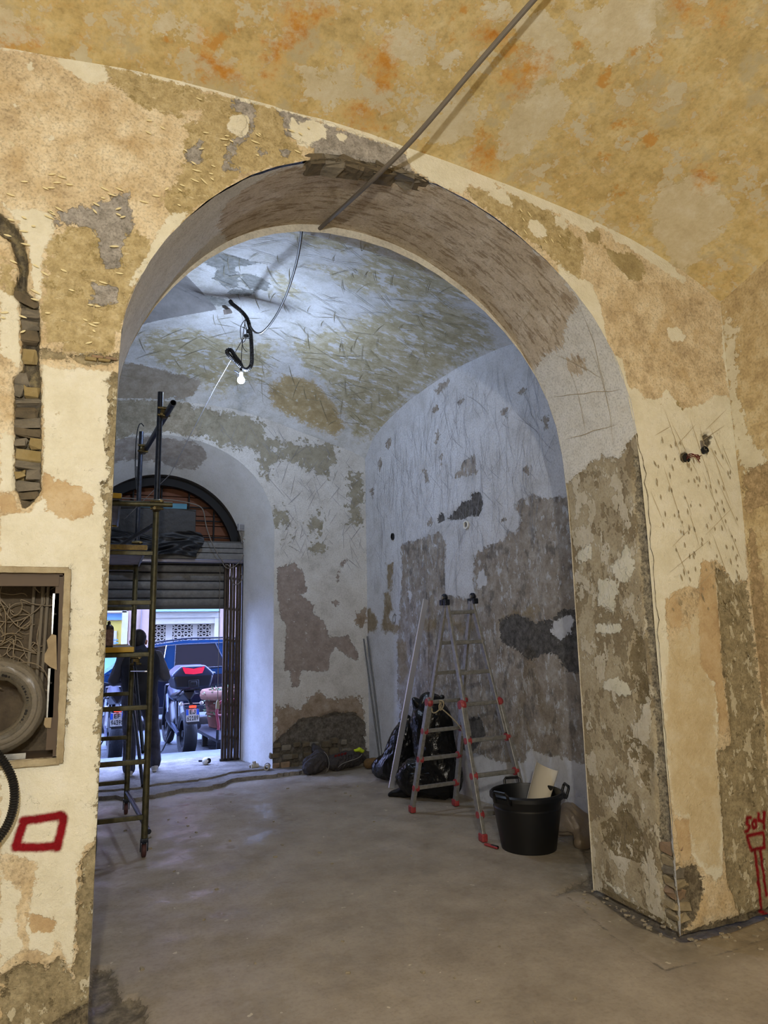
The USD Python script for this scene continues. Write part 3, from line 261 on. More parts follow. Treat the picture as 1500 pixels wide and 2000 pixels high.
def vault_back(x, y):
    u = .7 + (np.asarray(x, float) - .7) / (wall_x(y) - .7) * 2.44; y = np.asarray(y, float)
    return _bp(np.clip(np.where(u < .7, 1.4 - u, u), .7, 3.2)) + np.maximum(_rp(np.clip(np.where(y < 6.45, 12.9 - y, y), 6.45, 8.6)), -.05) + .03
_A, _B, _C = [np.array(p) for p in D['lunette']]
def _edge(p, a, b): # distance to the left of the line a -> b
    d = (b - a) / np.linalg.norm(b - a); return (p[:, 0] - a[0]) * d[1] - (p[:, 1] - a[1]) * d[0]
def ceil_back(x, y):
    p = np.c_[np.ravel(x), np.ravel(y)]
    pocket = np.minimum(_edge(p, _A, _B), -_edge(p, _A, _C)); z = vault_back(p[:, 0], p[:, 1])
    return z + np.clip(pocket, 0, None) * .38, pocket
def layered(surface, P, names): return {'m_' + k: sdf(P, D[surface].get(k, [])) for k in names}
def fbm2(P, f, seed, oct=4): return meshkit.fbm(np.c_[P * f, np.full(len(P), seed * 3.7)], oct, seed) - .5
STRUCT = dict(kind='structure')
L = lin

# ---- front wall with the big arch
ARCHP = np.array(ARCH)
niche = sg.box(-1.10, 1.172, -.172, 1.90)
xs = np.linspace(-2.62, 3.74, 160)
wallpoly = sg.Polygon([(-2.62, 0)] + [(0, 0)] + list(map(tuple, ARCHP[1:-1])) + [(2.92, 0), (3.74, 0)] + [(x, float(prof_front(x)) + .012) for x in xs[::-1]]).difference(niche)
P, T = sheet(wallpoly, .026, refine=[(-.42, .35, .0, 1.05, .009), (3.3, 0, 3.74, .75, .009), (-.75, 2.0, -.0, 3.75, .013), (.7, 4.05, 2.1, 4.36, .013), (3.0, 2.2, 3.5, 2.6, .012)])
FRONT = ['ochre', 'khaki', 'grey', 'white', 'pale', 'peach', 'brown', 'dark', 'chase', 'red']
A = layered('front', P, FRONT)
dz = .010 * fbm2(P, 1.6, 1) + .006 * fbm2(P, 9, 2)
dz += -.006 * ss(A['m_grey'], -.01, .01) - .010 * ss(A['m_brown'], -.01, .012) * (.4 + 1.6 * (fbm2(P, 22, 5) + .5)) - .012 * ss(A['m_dark'], -.01, .012) * (.3 + 2 * (fbm2(P, 26, 6) + .5)) - .045 * ss(A['m_chase'], -.004, .012) * (.55 + .9 * (fbm2(P, 14, 8) + .5))
V = np.c_[P[:, 0], 3.16 - dz, P[:, 1]]
wf = thing('wall_front', 'crumbling ochre and cream plaster wall around the big arch', 'wall', **STRUCT)
m_front = plaster('plaster_front', [L(174,155,124), L(203,186,154), L(218,206,180)], [
    (None, [L(178,154,116), L(190,168,130), L(198,180,146)], 9, 5, .10, .05, .0, .8, -.03),
    (None, [L(198,184,150), L(204,192,160), L(208,198,170)], 9, 15, .10, .004, .0015, 0, -.06),
    ('m_ochre', [L(152,136,98), L(174,157,116), L(188,173,136)], 16, 22, .045, .004, -.001, .6),
    ('m_ochre', [L(140,124,84), L(154,138,96), L(166,150,108)], 14, 11, .12, .004, -.001, .6, -.05),
    ('m_ochre', [L(192,176,136), L(200,186,148), L(206,194,162)], 14, 24, .10, .003, .0015, 0, -.055, (.5, 1, 1.6)),
    ('m_khaki', [L(140,124,88), L(158,142,102), L(172,158,120)], 12, 22, .03, .004, -.001, .5),
    ('m_grey', [L(122,117,110), L(148,143,136), L(168,162,155)], 26, 26, .03, .004, -.003, 1.0),
    ('m_white', [L(208,202,180), L(215,210,190), L(220,216,200)], 5, 26, .018, .004, .0013),
    ('m_white', [L(186,172,140), L(192,180,150), L(196,186,160)], 9, 9, .10, .006, -.001, 0, -.085),
    ('m_pale', [L(186,168,132), L(196,180,146), L(204,193,166)], 7, 16, .05, .02, .0),
    ('m_peach', [L(174,148,112), L(188,164,126), L(198,178,144)], 9, 24, .022, .004, -.0015),
    ('m_brown', [L(120,109,84), L(144,132,104), L(164,152,122)], 20, 24, .03, .005, -.003, .8),
    ('m_brown', [L(176,165,138), L(186,177,152), L(194,187,166)], 9, 12, .14, .004, .002, .4, -.04, (1, 1, .6)),
    ('m_brown', [L(98,88,66), L(112,101,78), L(122,111,88)], 14, 16, .12, .006, -.002, 1.0, -.06),
    ('m_dark', [L(70,63,52), L(104,95,78), L(136,125,104)], 24, 26, .025, .006, -.003, 1.0),
    ('m_chase', [L(64,58,48), L(100,92,76), L(130,118,88)], 20, 40, .006, .003, -.004, 1.0),
    ('m_red', [L(108,5,16), L(122,8,20), L(134,12,26)], 8, 60, .003, .0075, .0)], bscale=7.5, fine=(85, .24), relief=.007)
obj('plaster_face', (V, T), m_front, wf, smooth=True, attrs=A)
# reveal of the arch
seg = np.linalg.norm(np.diff(ARCHP, axis=0), axis=1); S = np.r_[0, np.cumsum(seg)]
fine_s = np.arange(0, S[-1] + .01, .026); cx, cz = PchipInterpolator(S, ARCHP[:, 0])(fine_s), PchipInterpolator(S, ARCHP[:, 1])(fine_s)
cx = np.interp(fine_s, S, ARCHP[:, 0]) * .3 + cx * .7; cz = np.interp(fine_s, S, ARCHP[:, 1]) * .3 + cz * .7
ys = np.linspace(3.15, 3.88, 32); gs, gy = np.meshgrid(fine_s, ys, indexing='ij'); P = np.c_[gs.ravel(), gy.ravel()]
def grid_faces(a, b):
    i = np.arange((a - 1) * b).reshape(a - 1, b)[:, :-1].ravel(); return np.vstack([np.c_[i, i + 1, i + b + 1], np.c_[i, i + b + 1, i + b]])
tx, tz = np.gradient(cx), np.gradient(cz); nn = np.hypot(tx, tz); nx, nz = tz / nn, -tx / nn   # towards the opening
A = layered('arch', P, ['brush', 'brown', 'rough', 'fill', 'dark'])
d = .007 * fbm2(P, 5, 3) - .008 * ss(A['m_brown'], -.01, .012) - .014 * ss(A['m_rough'], -.006, .012) * (.2 + 2.2 * (fbm2(P, 30, 9) + .5)) - .008 * ss(A['m_dark'], -.01, .01) + .003 * ss(A['m_fill'], 0, .01)
rag = np.where(gs.ravel() > 6.5, 1.0, .35) * .03 * fbm2(np.c_[gs.ravel(), gs.ravel() * 0], 16, 4)        # ragged front edge
d = d + rag * ss(gy.ravel(), 3.26, 3.16)
X = np.repeat(cx, len(ys)) + np.repeat(nx, len(ys)) * d; Z = np.repeat(cz, len(ys)) + np.repeat(nz, len(ys)) * d
k = np.repeat(ss(cz, 3.2, 4.1), len(ys)); Z = Z + k * (-.02 + .07 * (gy.ravel() - 3.16) / .72)
m_arch = plaster('plaster_arch', [L(202,199,190), L(210,208,200), L(216,214,208)], [
    ('m_brush', [L(176,161,138), L(192,178,156), L(206,195,176)], 9, 22, .05, .005, -.001, .8, None, (.6, 1.6, .6)),
    ('m_brush', [L(146,128,104), L(158,141,117), L(170,154,131)], 9, 14, .14, .02, -.001, .8, -.035, (.5, 2.2, .5)),
    ('m_brown', [L(152,140,116), L(168,156,130), L(180,170,146)], 9, 22, .03, .005, -.003, .8),
    ('m_brown', [L(126,112,88), L(138,125,100), L(150,138,112)], 12, 5, .18, .006, -.002, .9, -.02, (1, 1, .7)),
    ('m_brown', [L(182,173,150), L(192,184,164), L(200,194,178)], 9, 6, .18, .004, .003, .3, -.035, (1, 1, .7)),
    ('m_dark', [L(108,95,69), L(124,111,84), L(140,127,100)], 12, 12, .14, .008, -.001, .9, .02),
    ('m_rough', [L(84,78,68), L(132,124,106), L(170,160,136)], 40, 36, .012, .004, -.003, 1.0),
    ('m_fill', [L(200,196,174), L(210,206,188), L(218,215,202)], 8, 30, .02, .003, .004)], bscale=9, fine=(80, .2))
obj('arch_reveal', (np.c_[X, gy.ravel(), Z], grid_faces(len(fine_s), len(ys))), m_arch, wf, smooth=True, attrs=A)
def arch_map(s, y):
    x, z = np.interp(s, fine_s, cx), np.interp(s, fine_s, cz); n = np.c_[np.interp(s, fine_s, nx), 0 * s, np.interp(s, fine_s, nz)]
    z = z + ss(z, 3.2, 4.1) * (-.02 + .07 * (y - 3.16) / .72); return np.c_[x, y, z], n
m_plain = plaster('plaster_plain', [L(176,172,160), L(196,190,176), L(206,202,188)], [], bscale=4)
bx = np.linspace(-1.5, 3.95, 90)
backpoly = sg.Polygon([(-1.5, 0), (0, 0)] + list(map(tuple, ARCHP[1:-1] + [0, 0])) + [(2.92, 0), (3.95, 0), (3.95, 4.3)] + [(x, 5.0) for x in bx[::-1]] + [(-1.5, 4.6)])
P, T = sheet(backpoly, .12); obj('back_face', (np.c_[P[:, 0], np.full(len(P), 3.88), P[:, 1]], T[:, ::-1]), m_plain, wf, smooth=True)

# ---- ceilings
gx, gy = np.meshgrid(np.linspace(-2.7, 3.8, 131), np.r_[np.linspace(-3.25, 1.2, 40)[:-1], np.linspace(1.2, 3.19, 72)], indexing='ij'); P = np.c_[gx.ravel(), gy.ravel()]
A = layered('cfront', P, ['pale', 'orange'])
def cloudy(n, l, last):   # loose pale and orange blotches between the traced ones
    for key, sc, cut, col, seed in (('cz', 3.4, .55, L(188,176,142), 3.0), ('co', 6.0, .63, L(196,142,64), 9.0)):
        n[key + 'v'] = ('mapping', dict(location=(seed, seed * 2, 1.0))); n[key + 'n'] = ('noise_texture', dict(scale=sc, detail=5.0, roughness=.66))
        n[key + 'f'] = ('map_range', dict(range_type='smoothstep', from_min=cut - .03, from_max=cut + .07, to_max=.8, clamp=True)); n[key + 'x'] = ('mix', dict(mix_type='mix', color2=col))
        l += [('g.position', key + 'v.vector'), (key + 'v.vector', key + 'n.vector'), (key + 'n.fac', key + 'f.value'), (key + 'f.result', key + 'x.fac')]
    l.remove(('fm.color', 'l0x.color1')); l += [('fm.color', 'czx.color1'), ('czx.color', 'cox.color1'), ('cox.color', 'l0x.color1')]
m_ceil = plaster('plaster_vault', [L(182,160,108), L(204,182,128), L(214,198,152)], [
    (None, [L(196,146,66), L(204,158,82), L(210,170,102)], 9, 6, .10, .04, .0, .5, -.035),
    (None, [L(196,184,150), L(202,191,160), L(206,197,168)], 9, 6, .13, .014, .0004, 0, -.035),
    ('m_pale', [L(196,182,148), L(206,194,162), L(214,206,182)], 8, 12, .10, .012, .0004),
    ('m_orange', [L(184,122,46), L(198,142,64), L(206,164,92)], 12, 13, .10, .07, .0)], bscale=6.5, fine=(40, .12), relief=.003, extra=cloudy)
V = np.c_[P, ceil_front(P[:, 0], P[:, 1]) + .012 * fbm2(P, 3, 2)]
obj('ceiling', (V, grid_faces(131, gx.shape[1])[:, ::-1]), m_ceil, None, 'stained ochre vault over the front room', 'ceiling', smooth=True, attrs=A, **STRUCT)
gx, gy = np.meshgrid(np.linspace(-1.5, 4.0, 140), np.linspace(3.86, 8.56, 130), indexing='ij'); P = np.c_[gx.ravel(), gy.ravel()]
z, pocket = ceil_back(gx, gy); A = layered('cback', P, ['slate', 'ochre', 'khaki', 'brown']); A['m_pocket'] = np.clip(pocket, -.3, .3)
m_vault2 = plaster('plaster_vault_white', [L(176,175,168), L(194,194,192), L(204,205,205)], [
    ('m_khaki', [L(156,147,116), L(172,163,134), L(188,182,162)], 8, 12, .16, .09, -.0005, .5),
    ('m_khaki', [L(192,192,188), L(198,198,196), L(204,204,204)], 9, 9, .16, .03, .0005, 0, -.045, (.7, 1.2, 1)),
    ('m_ochre', [L(150,132,96), L(166,148,110), L(182,166,132)], 9, 16, .08, .04, -.001, .5),
    ('m_ochre', [L(180,172,150), L(186,180,162), L(192,188,176)], 9, 16, .12, .01, .0005, 0, -.06),
    ('m_brown', [L(132,122,106), L(148,138,122), L(164,155,141)], 10, 16, .05, .01, -.002, .6),
    ('m_slate', [L(116,117,113), L(134,135,131), L(152,153,150)], 18, 18, .04, .005, -.003, .8),
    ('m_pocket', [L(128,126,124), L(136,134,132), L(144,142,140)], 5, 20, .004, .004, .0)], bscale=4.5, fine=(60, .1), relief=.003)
cb = thing('ceiling', 'white and khaki scored vault over the back room', 'ceiling', **STRUCT)
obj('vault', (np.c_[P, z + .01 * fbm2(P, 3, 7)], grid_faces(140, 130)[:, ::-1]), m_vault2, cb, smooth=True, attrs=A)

# ---- far wall with the doorway arch
DC, DR0, DR1 = .60, 1.31, 1.04     # centre, half widths of the doorway inside and at the shutter
def door_curve(half, spring, top, n=40):
    a = np.linspace(0, np.pi, n); return [(DC + half, 0)] + [(DC + half * math.cos(t), spring + (top - spring) * math.sin(t) ** .92) for t in a] + [(DC - half, 0)]
outer, inner = door_curve(DR0, 2.85, 4.02), door_curve(DR1, 2.50, 3.66)
fx = np.linspace(-1.5, 3.22, 90)
farpoly = sg.Polygon([(-1.5, 0), (DC - DR0, 0)] + outer[::-1][1:-1] + [(DC + DR0, 0), (3.2, 0)] + [(x, float(vault_back(x, 8.5)) + .02) for x in fx[::-1]])
P, T = sheet(farpoly, .035); A = layered('far', P, ['taupe', 'brown', 'rubble', 'mortar', 'chips'])
dz = .008 * fbm2(P, 3, 3) - .008 * ss(A['m_taupe'], -.01, .01) - .03 * ss(A['m_rubble'], -.02, .02) * (.2 + 1.8 * (fbm2(P, 12, 5) + .5))
wfar = thing('wall_far', 'pale scraped wall around the arched street doorway', 'wall', **STRUCT)
m_far = plaster('plaster_far', [L(172,168,161), L(190,187,181), L(200,198,194)], [
    ('m_mortar', [L(118,110,93), L(140,132,114), L(162,155,139)], 12, 18, .05, .005, -.002, .8),
    ('m_chips', [L(128,122,104), L(144,138,120), L(156,151,134)], 12, 15, .16, .004, -.003, .6),
    ('m_taupe', [L(128,116,109), L(142,130,122), L(154,143,135)], 8, 20, .03, .005, -.004, .5),
    ('m_taupe', [L(172,166,160), L(180,175,170), L(188,184,180)], 8, 20, .10, .004, .0015, 0, -.06),
    (None, [L(150,142,132), L(160,152,143), L(168,162,154)], 9, 9, .10, .02, -.001, .5, -.10),
    ('m_brown', [L(122,105,86), L(142,127,110), L(158,146,132)], 8, 16, .07, .008, -.003, .6),
    ('m_rubble', [L(66,61,54), L(92,86,78), L(116,109,100)], 16, 20, .03, .006, -.006, 1.0)], bscale=3.5, fine=(60, .14))
obj('plaster_face', (np.c_[P[:, 0], 8.5 - dz, P[:, 1]], T), m_far, wfar, smooth=True, attrs=A)
def ruled(c0, y0, c1, y1, n=10):
    a, b = np.array(c0), np.array(c1); t = np.linspace(0, 1, n)
    V = np.array([[(*(p * (1 - u) + q * u)[:1], y0 + (y1 - y0) * u, (p * (1 - u) + q * u)[1]) for u in t] for p, q in zip(a, b)])
    return V.reshape(-1, 3), grid_faces(len(a), n)
def dense(c, n=150):
    c = np.array(c); s = np.r_[0, np.cumsum(np.linalg.norm(np.diff(c, axis=0), axis=1))]; k = int(np.argmax(c[:, 1] > .1)); t = np.linspace(0, s[-1], n)
    return np.c_[np.interp(t, s, c[:, 0]), np.interp(t, s, c[:, 1])]
V, F = ruled(dense(outer), 8.5, dense(inner), 9.1, 14)
R2 = np.c_[V[:, 0], V[:, 2]]; A = {'m_brush': sdf(R2, [('p', [(-.2, 3.55), (.1, 3.75), (.5, 3.78), (.95, 3.7), (1.1, 3.82), (1.0, 3.95), (.6, 4.0), (.0, 3.95), (-.4, 3.7)])])}
V[:, 2] += .006 * (meshkit.fbm(V * 4, 3, 2) - .5) * (V[:, 2] > .05)
m_reveal = plaster('plaster_reveal', [L(196,194,188), L(204,203,198), L(210,209,206)], [('m_brush', [L(140,132,122), L(158,151,142), L(176,170,162)], 9, 14, .05, .01, -.001)], bscale=3, fine=(50, .05))
obj('door_reveal', (V, F), m_reveal, wfar, smooth=True, attrs=A)
# ---- right wall of the back room (splayed a little)
ry = np.linspace(3.9, 8.5, 80)
rpoly = sg.Polygon([(3.88, 0), (8.5, 0)] + [(y, float(vault_back(wall_x(y) - .001, y)) + .03) for y in ry[::-1]])
P, T = sheet(rpoly, .035, refine=[(5.0, 2.0, 8.4, 4.5, .03)]); A = layered('right', P, ['taupe', 'brown', 'concrete', 'white'])
dz = .010 * fbm2(P, 2.2, 4) - .005 * ss(A['m_taupe'], -.01, .01) - .014 * ss(A['m_concrete'], -.01, .015) * (.4 + 1.4 * (fbm2(P, 16, 5) + .5))
rn = np.array([-1, -.125, 0]) / math.hypot(1, .125)
wr = thing('wall_right', 'scored white wall above scraped grey plaster behind the ladder', 'wall', **STRUCT)
m_right = plaster('plaster_right', [L(178,177,177), L(190,190,192), L(197,198,201)], [
    ('m_taupe', [L(126,116,105), L(146,137,126), L(166,160,152)], 5, 17, .05, .006, -.002, .6),
    ('m_taupe', [L(166,164,162), L(176,175,175), L(184,184,186)], 8, 19, .14, .006, .0015, 0, -.045, (1, 1, .45)),
    ('m_taupe', [L(96,90,84), L(106,100,94), L(118,112,106)], 8, 6, .16, .05, -.001, .8, -.06, (1, 1, .6)),
    ('m_brown', [L(122,107,84), L(140,126,103), L(152,141,122)], 8, 14, .06, .03, -.001, .6),
    ('m_concrete', [L(62,59,57), L(86,83,80), L(106,103,100)], 30, 22, .03, .004, -.005, 1.0),
    ('m_white', [L(180,180,182), L(192,192,194), L(198,199,202)], 5, 14, .045, .005, .002)], bscale=3.5, fine=(60, .14))
obj('plaster_face', (np.c_[wall_x(P[:, 0]), P[:, 0], P[:, 1]] + rn * dz[:, None], T), m_right, wr, smooth=True, attrs=A)
def right_map(y, z): return np.c_[wall_x(y), y, z] + rn * .006, np.tile(rn, (len(y), 1))
# ---- right wall of the front room
fy = np.linspace(-3.25, 3.2, 90)
P, T = sheet(sg.Polygon([(-3.25, 0), (3.2, 0)] + [(y, float(ceil_front(3.7, y)) + .03) for y in fy[::-1]]), .06, refine=[(2.0, .8, 3.2, 4.1, .025)])
A = layered('rfront', P, ['white', 'brown'])
m_rf = plaster('plaster_right_front', [L(166,146,110), L(188,168,128), L(204,190,156)], [('m_white', [L(198,190,166), L(208,201,178), L(214,208,188)], 6, 18, .06, .004, .002), ('m_brown', [L(132,117,86), L(158,137,104), L(188,165,130)], 14, 20, .04, .005, -.003, .8)], bscale=8, fine=(70, .2))
wrf = thing('wall_right', 'narrow strip of peeling beige wall beside the front corner', 'wall', **STRUCT)
obj('plaster_face', (np.c_[3.7 + .012 * fbm2(P, 3, 3) , P], T), m_rf, wrf, smooth=True, attrs=A)
# ---- unseen walls that close the rooms, and the roof
obj('wall_left', box(.2, 4.8, 5.3, (-1.6, 6.24, 2.6)), m_plain, None, 'plain plastered left wall of the back room', 'wall', **STRUCT)
obj('wall_left', box(.2, 6.6, 5.3, (-2.72, .0, 2.6)), m_plain, None, 'plain plastered left wall of the front room', 'wall', **STRUCT)
obj('wall_back', box(6.7, .2, 5.3, (.55, -3.3, 2.6)), m_plain, None, 'plain plastered wall behind the viewer', 'wall', **STRUCT)
m_dark = mat('shell_dark', L(96,92,88), .9)
obj('roof', cat(box(7.6, 13.2, .2, (.8, 3.15, 5.45)), box(.2, 13.2, 5.6, (4.5, 3.15, 2.65)), box(.2, 13.2, 5.6, (-2.95, 3.15, 2.65)), box(34, .5, 12.0, (3, 9.352, 11.55)), box(14, .5, 5.6, (-10.1, 9.352, 2.75)), box(15, .5, 5.6, (12.15, 9.352, 2.75))), m_dark, None, 'plain building shell above the vaults', 'roof', **STRUCT)
street_wall = sg.box(-3.05, 0, 4.6, 5.6).difference(sg.Polygon(inner))
obj('wall_street', prism(street_wall, .5, (0, 9.102, 0)), m_dark, None, 'street front wall of the room around the shutter', 'wall', **STRUCT)

# ---- floor
fpoly = sg.box(-2.7, -3.3, 4.1, 8.6)
P, T = sheet(fpoly, .07, refine=[(-.1, 2.3, 4.0, 4.6, .022)]); A = layered('floor', P, ['pit', 'line', 'rub'])
z = .006 * fbm2(P, 1.2, 5) - .035 * ss(A['m_pit'], -.02, .025) * (.5 + 1.0 * (fbm2(P, 9, 3) + .5)) - .004 * ss(A['m_line'], -.01, .004)
def glossy(n, l, last):
    n['gn'] = ('noise_texture', dict(scale=2.2, detail=4.0, roughness=.65)); n['gr'] = ('map_range', dict(from_min=.36, from_max=.62, to_min=.22, to_max=.8, clamp=True))
    n['sn'] = ('noise_texture', dict(scale=16.0, detail=2.0)); n['sr'] = ('map_range', dict(range_type='smoothstep', from_min=.725, from_max=.74, clamp=True)); n['sx'] = ('mix', dict(mix_type='mix', color2=L(196,186,166)))
    l += [('g.position', 'gn.vector'), ('gn.fac', 'gr.value'), ('gr.result', 'p.roughness'), ('g.position', 'sn.vector'), ('sn.fac', 'sr.value'), ('sr.result', 'sx.fac'), (last, 'sx.color1')]
    l.remove((last, 'p.base_color')); l += [('sx.color', 'p.base_color')]
m_floor = plaster('floor_concrete', [L(142,131,116), L(156,145,129), L(168,157,141)], [
    ('m_rub', [L(124,114,98), L(140,129,111), L(154,144,126)], 9, 8, .12, .08, .0),
    ('m_line', [L(104,97,86), L(114,106,95), L(124,116,104)], 9, 20, .012, .006, -.001),
    ('m_pit', [L(88,80,67), L(112,103,88), L(138,128,110)], 18, 20, .03, .008, -.003, 1.0)], bscale=2.4, fine=(45, .1), relief=.0012, extra=glossy)
obj('floor', (np.c_[P, z], T), m_floor, None, 'worn beige concrete floor of both rooms', 'floor', smooth=True, attrs=A, **STRUCT)
# raised sill before the doorway, broken along its front edge
sill = D['sill']; dense_s = np.array(sg.LineString(sill).segmentize(.04).coords); rng = np.random.default_rng(4)
dense_s[1:-1] += rng.normal(0, .012, dense_s[1:-1].shape)
slab = sg.Polygon(list(map(tuple, dense_s)) + [(3.1, 8.52), (1.91, 8.52), (1.64, 9.1), (1.64, 9.6), (-.44, 9.6), (-.44, 9.1), (-.7, 8.5), (-1.4, 8.5), (-1.4, 7.9)]).buffer(0)
m_sill = plaster('sill_stone', [L(104,98,92), L(126,120,113), L(142,136,128)], [], bscale=5, fine=(50, .16), relief=.006)
sl = trimesh.creation.extrude_polygon(slab, .055, engine='earcut'); sl.apply_translation((0, 0, -.015))
obj('trim_1', sl, m_sill, None, 'broken raised stone sill before the street doorway', 'sill', **STRUCT)
up2 = [(-.1, 8.12), (.3, 8.06), (.62, 8.16), (1.0, 8.18), (1.26, 8.30), (1.4, 8.42), (1.86, 8.44), (1.64, 9.1), (1.64, 9.58), (-.44, 9.58), (-.44, 9.1), (-.5, 8.3)]
u2 = np.array(sg.LineString(up2[:7]).segmentize(.05).coords); u2[1:-1] += rng.normal(0, .012, u2[1:-1].shape)
s2 = trimesh.creation.extrude_polygon(sg.Polygon(list(map(tuple, u2)) + up2[7:]).buffer(0), .02, engine='earcut'); s2.apply_translation((0, 0, .04))
obj('trim_2', s2, m_sill, None, 'worn upper step of the doorway sill under the person', 'sill', **STRUCT)

# ---- scored lines, pick marks, bristles of lime
m_score = mat('scored_line', L(132,131,135), .9); m_score2 = mat('scored_line_olive', L(132,126,102), .9); m_score3 = mat('scored_line_tan', L(168,154,124), .9); m_lime = mat('lime_streak', L(216,204,160), .9)
rng = np.random.default_rng(11)
segs = []
for i in range(540):
    y, z = rng.uniform(5.0, 8.35), rng.uniform(2.0, 4.25); Ln = rng.uniform(.15, .6); bend = rng.normal(0, .12); tilt = rng.normal(.0, .18)
    if i % 5 == 0: tilt = rng.choice([-1, 1]) * rng.uniform(.6, 1.2); Ln *= .6
    if z + Ln / 2 > vault_back(wall_x(y) - .01, y) - .12 or (z < 2.45 and y < 6.4): continue
    t = np.linspace(-.5, .5, 7); segs.append(np.c_[y + tilt * t * Ln + bend * (t * t), z + t * Ln])
obj('scratch_marks', ribbons(segs, right_map, .0032), m_score, wr, kind='stuff', smooth=False)
def far_map(x, z): return np.c_[x, np.full(len(x), 8.493), z], np.tile([0, -1.0, 0], (len(x), 1))
segs = []
for i in range(190):
    x, z = rng.uniform(.9, 3.08), rng.uniform(2.45, 4.2); a = rng.choice([.9, 1.25, 2.0, 2.3]) + rng.normal(0, .15); Ln = rng.uniform(.08, .34)
    c = sg.LineString([(x - .5 * Ln * math.cos(a), z - .5 * Ln * math.sin(a)), (x + .5 * Ln * math.cos(a), z + .5 * Ln * math.sin(a))])
    if not farpoly.buffer(-.05).contains(c): continue
    segs.append(np.array(c.segmentize(Ln / 4).coords))
obj('scratch_marks', ribbons(segs, far_map, .0045), m_score, wfar, kind='stuff', smooth=False)
def vault_map(x, y):
    e = .01; z = ceil_back(x, y)[0]; n = np.c_[(ceil_back(x + e, y)[0] - z) / e, (ceil_back(x, y + e)[0] - z) / e, -np.ones(len(z))]; n /= np.linalg.norm(n, axis=1, keepdims=True)
    return np.c_[x, y, z] + n * .008, n
segs = []
for i in range(420):
    x, y = rng.uniform(-.1, 3.1), rng.uniform(4.0, 8.3); a = rng.choice([.3, -.5, 1.2]) + rng.normal(0, .25); Ln = rng.uniform(.1, .42); t = np.linspace(-.5, .5, 7)
    q = np.c_[x + math.cos(a) * t * Ln + .04 * t * t, y + math.sin(a) * t * Ln]
    if ceil_back(q[:, 0], q[:, 1])[1].max() > -.02 or (q[:, 0] > wall_x(q[:, 1]) - .1).any(): continue
    segs.append(q)
obj('scratch_marks', ribbons(segs, vault_map, .006), m_score2, cb, kind='stuff', smooth=False)
segs = []
for a, b in (((6.2, 3.25), (6.5, 3.7)), ((6.15, 3.45), (6.25, 3.8)), ((6.35, 3.2), (6.95, 3.35)), ((6.5, 3.6), (6.8, 3.3)), ((6.9, 3.2), (6.75, 3.8)), ((7.1, 3.3), (7.05, 3.8)), ((6.6, 3.3), (7.2, 3.36)), ((6.7, 3.55), (7.1, 3.6)), ((2.9, 3.3), (3.1, 3.42)), ((3.2, 3.6), (3.5, 3.75)), ((2.6, 3.3), (2.75, 3.36))):
    segs.append(np.array(sg.LineString([a, b]).segmentize(.08).coords) + rng.normal(0, .004, (len(sg.LineString([a, b]).segmentize(.08).coords), 2)))
obj('scratch_marks', ribbons(segs, arch_map, .004, .004), m_score3, wf, kind='stuff', smooth=False)
def front_map(x, z): return np.c_[x, np.full(len(x), 3.152), z], np.tile([0, -1.0, 0], (len(x), 1))
segs = []
for i in range(34):
    x, z = rng.uniform(2.98, 3.62), rng.uniform(1.9, 2.95); a = (math.radians(35) if i % 3 == 0 else math.radians(112)) + rng.normal(0, .1); Ln = rng.uniform(.15, .42)
    c = sg.LineString([(x - .5 * Ln * math.cos(a), z - .5 * Ln * math.sin(a)), (x + .5 * Ln * math.cos(a), z + .5 * Ln * math.sin(a))])
    if sg.box(2.965, 1.75, 3.66, 3.0).contains(c): segs.append(np.array(c.segmentize(.06).coords))
obj('scratch_marks', ribbons(segs, front_map, .0032), m_score3, wf, kind='stuff', smooth=False)
segs = []
for i in range(120):
    x, z = rng.uniform(3.0, 3.64), rng.uniform(1.68, 2.75); Ln = rng.uniform(.018, .042); a = math.radians(100) + rng.normal(0, .15)
    if z < 2.3 and x < 3.1 and i % 2: continue
    segs.append([(x - .5 * Ln * math.cos(a), z - .5 * Ln * math.sin(a)), (x, z), (x + .5 * Ln * math.cos(a), z + .5 * Ln * math.sin(a))])
obj('pick_marks', ribbons(segs, front_map, .012), mat('pick_mark', L(150,138,112), .95), wf, kind='stuff', smooth=False)
segs = []
for i in range(120):
    x, z = (rng.uniform(-.5, .0), rng.uniform(2.9, 3.7)) if i % 2 else (rng.uniform(.0, 1.0), rng.uniform(3.6, 4.3)); Ln = rng.uniform(.014, .045); a = rng.normal(.12, .3)
    if i % 9 == 0: x, z = rng.uniform(1.95, 2.6), rng.uniform(3.75, 4.15); a = .9
    c = sg.LineString([(x, z), (x + Ln * math.cos(a), z - Ln * math.sin(a))])
    if wallpoly.buffer(-.03).contains(c): segs.append(np.array(c.segmentize(Ln / 3).coords))
obj('lime_streaks', ribbons(segs, front_map, .009), m_lime, wf, kind='stuff', smooth=False)
# ---- bricks and stones laid bare
m_bricks = [mat('brick_tan', L(156,142,112), .95, noise=(14, L(122,110,86), .6), bump=(30, .01)), mat('brick_red', L(148,122,96), .95, noise=(14, L(122,104,84), .6), bump=(30, .01)), mat('stone_grey', L(122,114,100), .95, noise=(12, L(92,86,74), .6), bump=(24, .012)), mat('tufa_yellow', L(148,132,94), .95, noise=(12, L(128,110,66), .6), bump=(24, .012)), mat('stone_dark', L(104,92,72), .95, noise=(12, L(78,70,56), .6), bump=(24, .012))]
rng = np.random.default_rng(21)
for i in range(7):    # the corner of the right pier, where the plaster has gone
    z = .05 + i * .058; w = .07 + .03 * (i % 2)
    b = stone(w, .10, .052, i, .3); b.apply_translation((2.945 + w * .35 - .012, 3.205 + .008, z + .03)); obj('brick', b, m_bricks[[0, 0, 1, 0, 2, 0, 1][i]], wf)
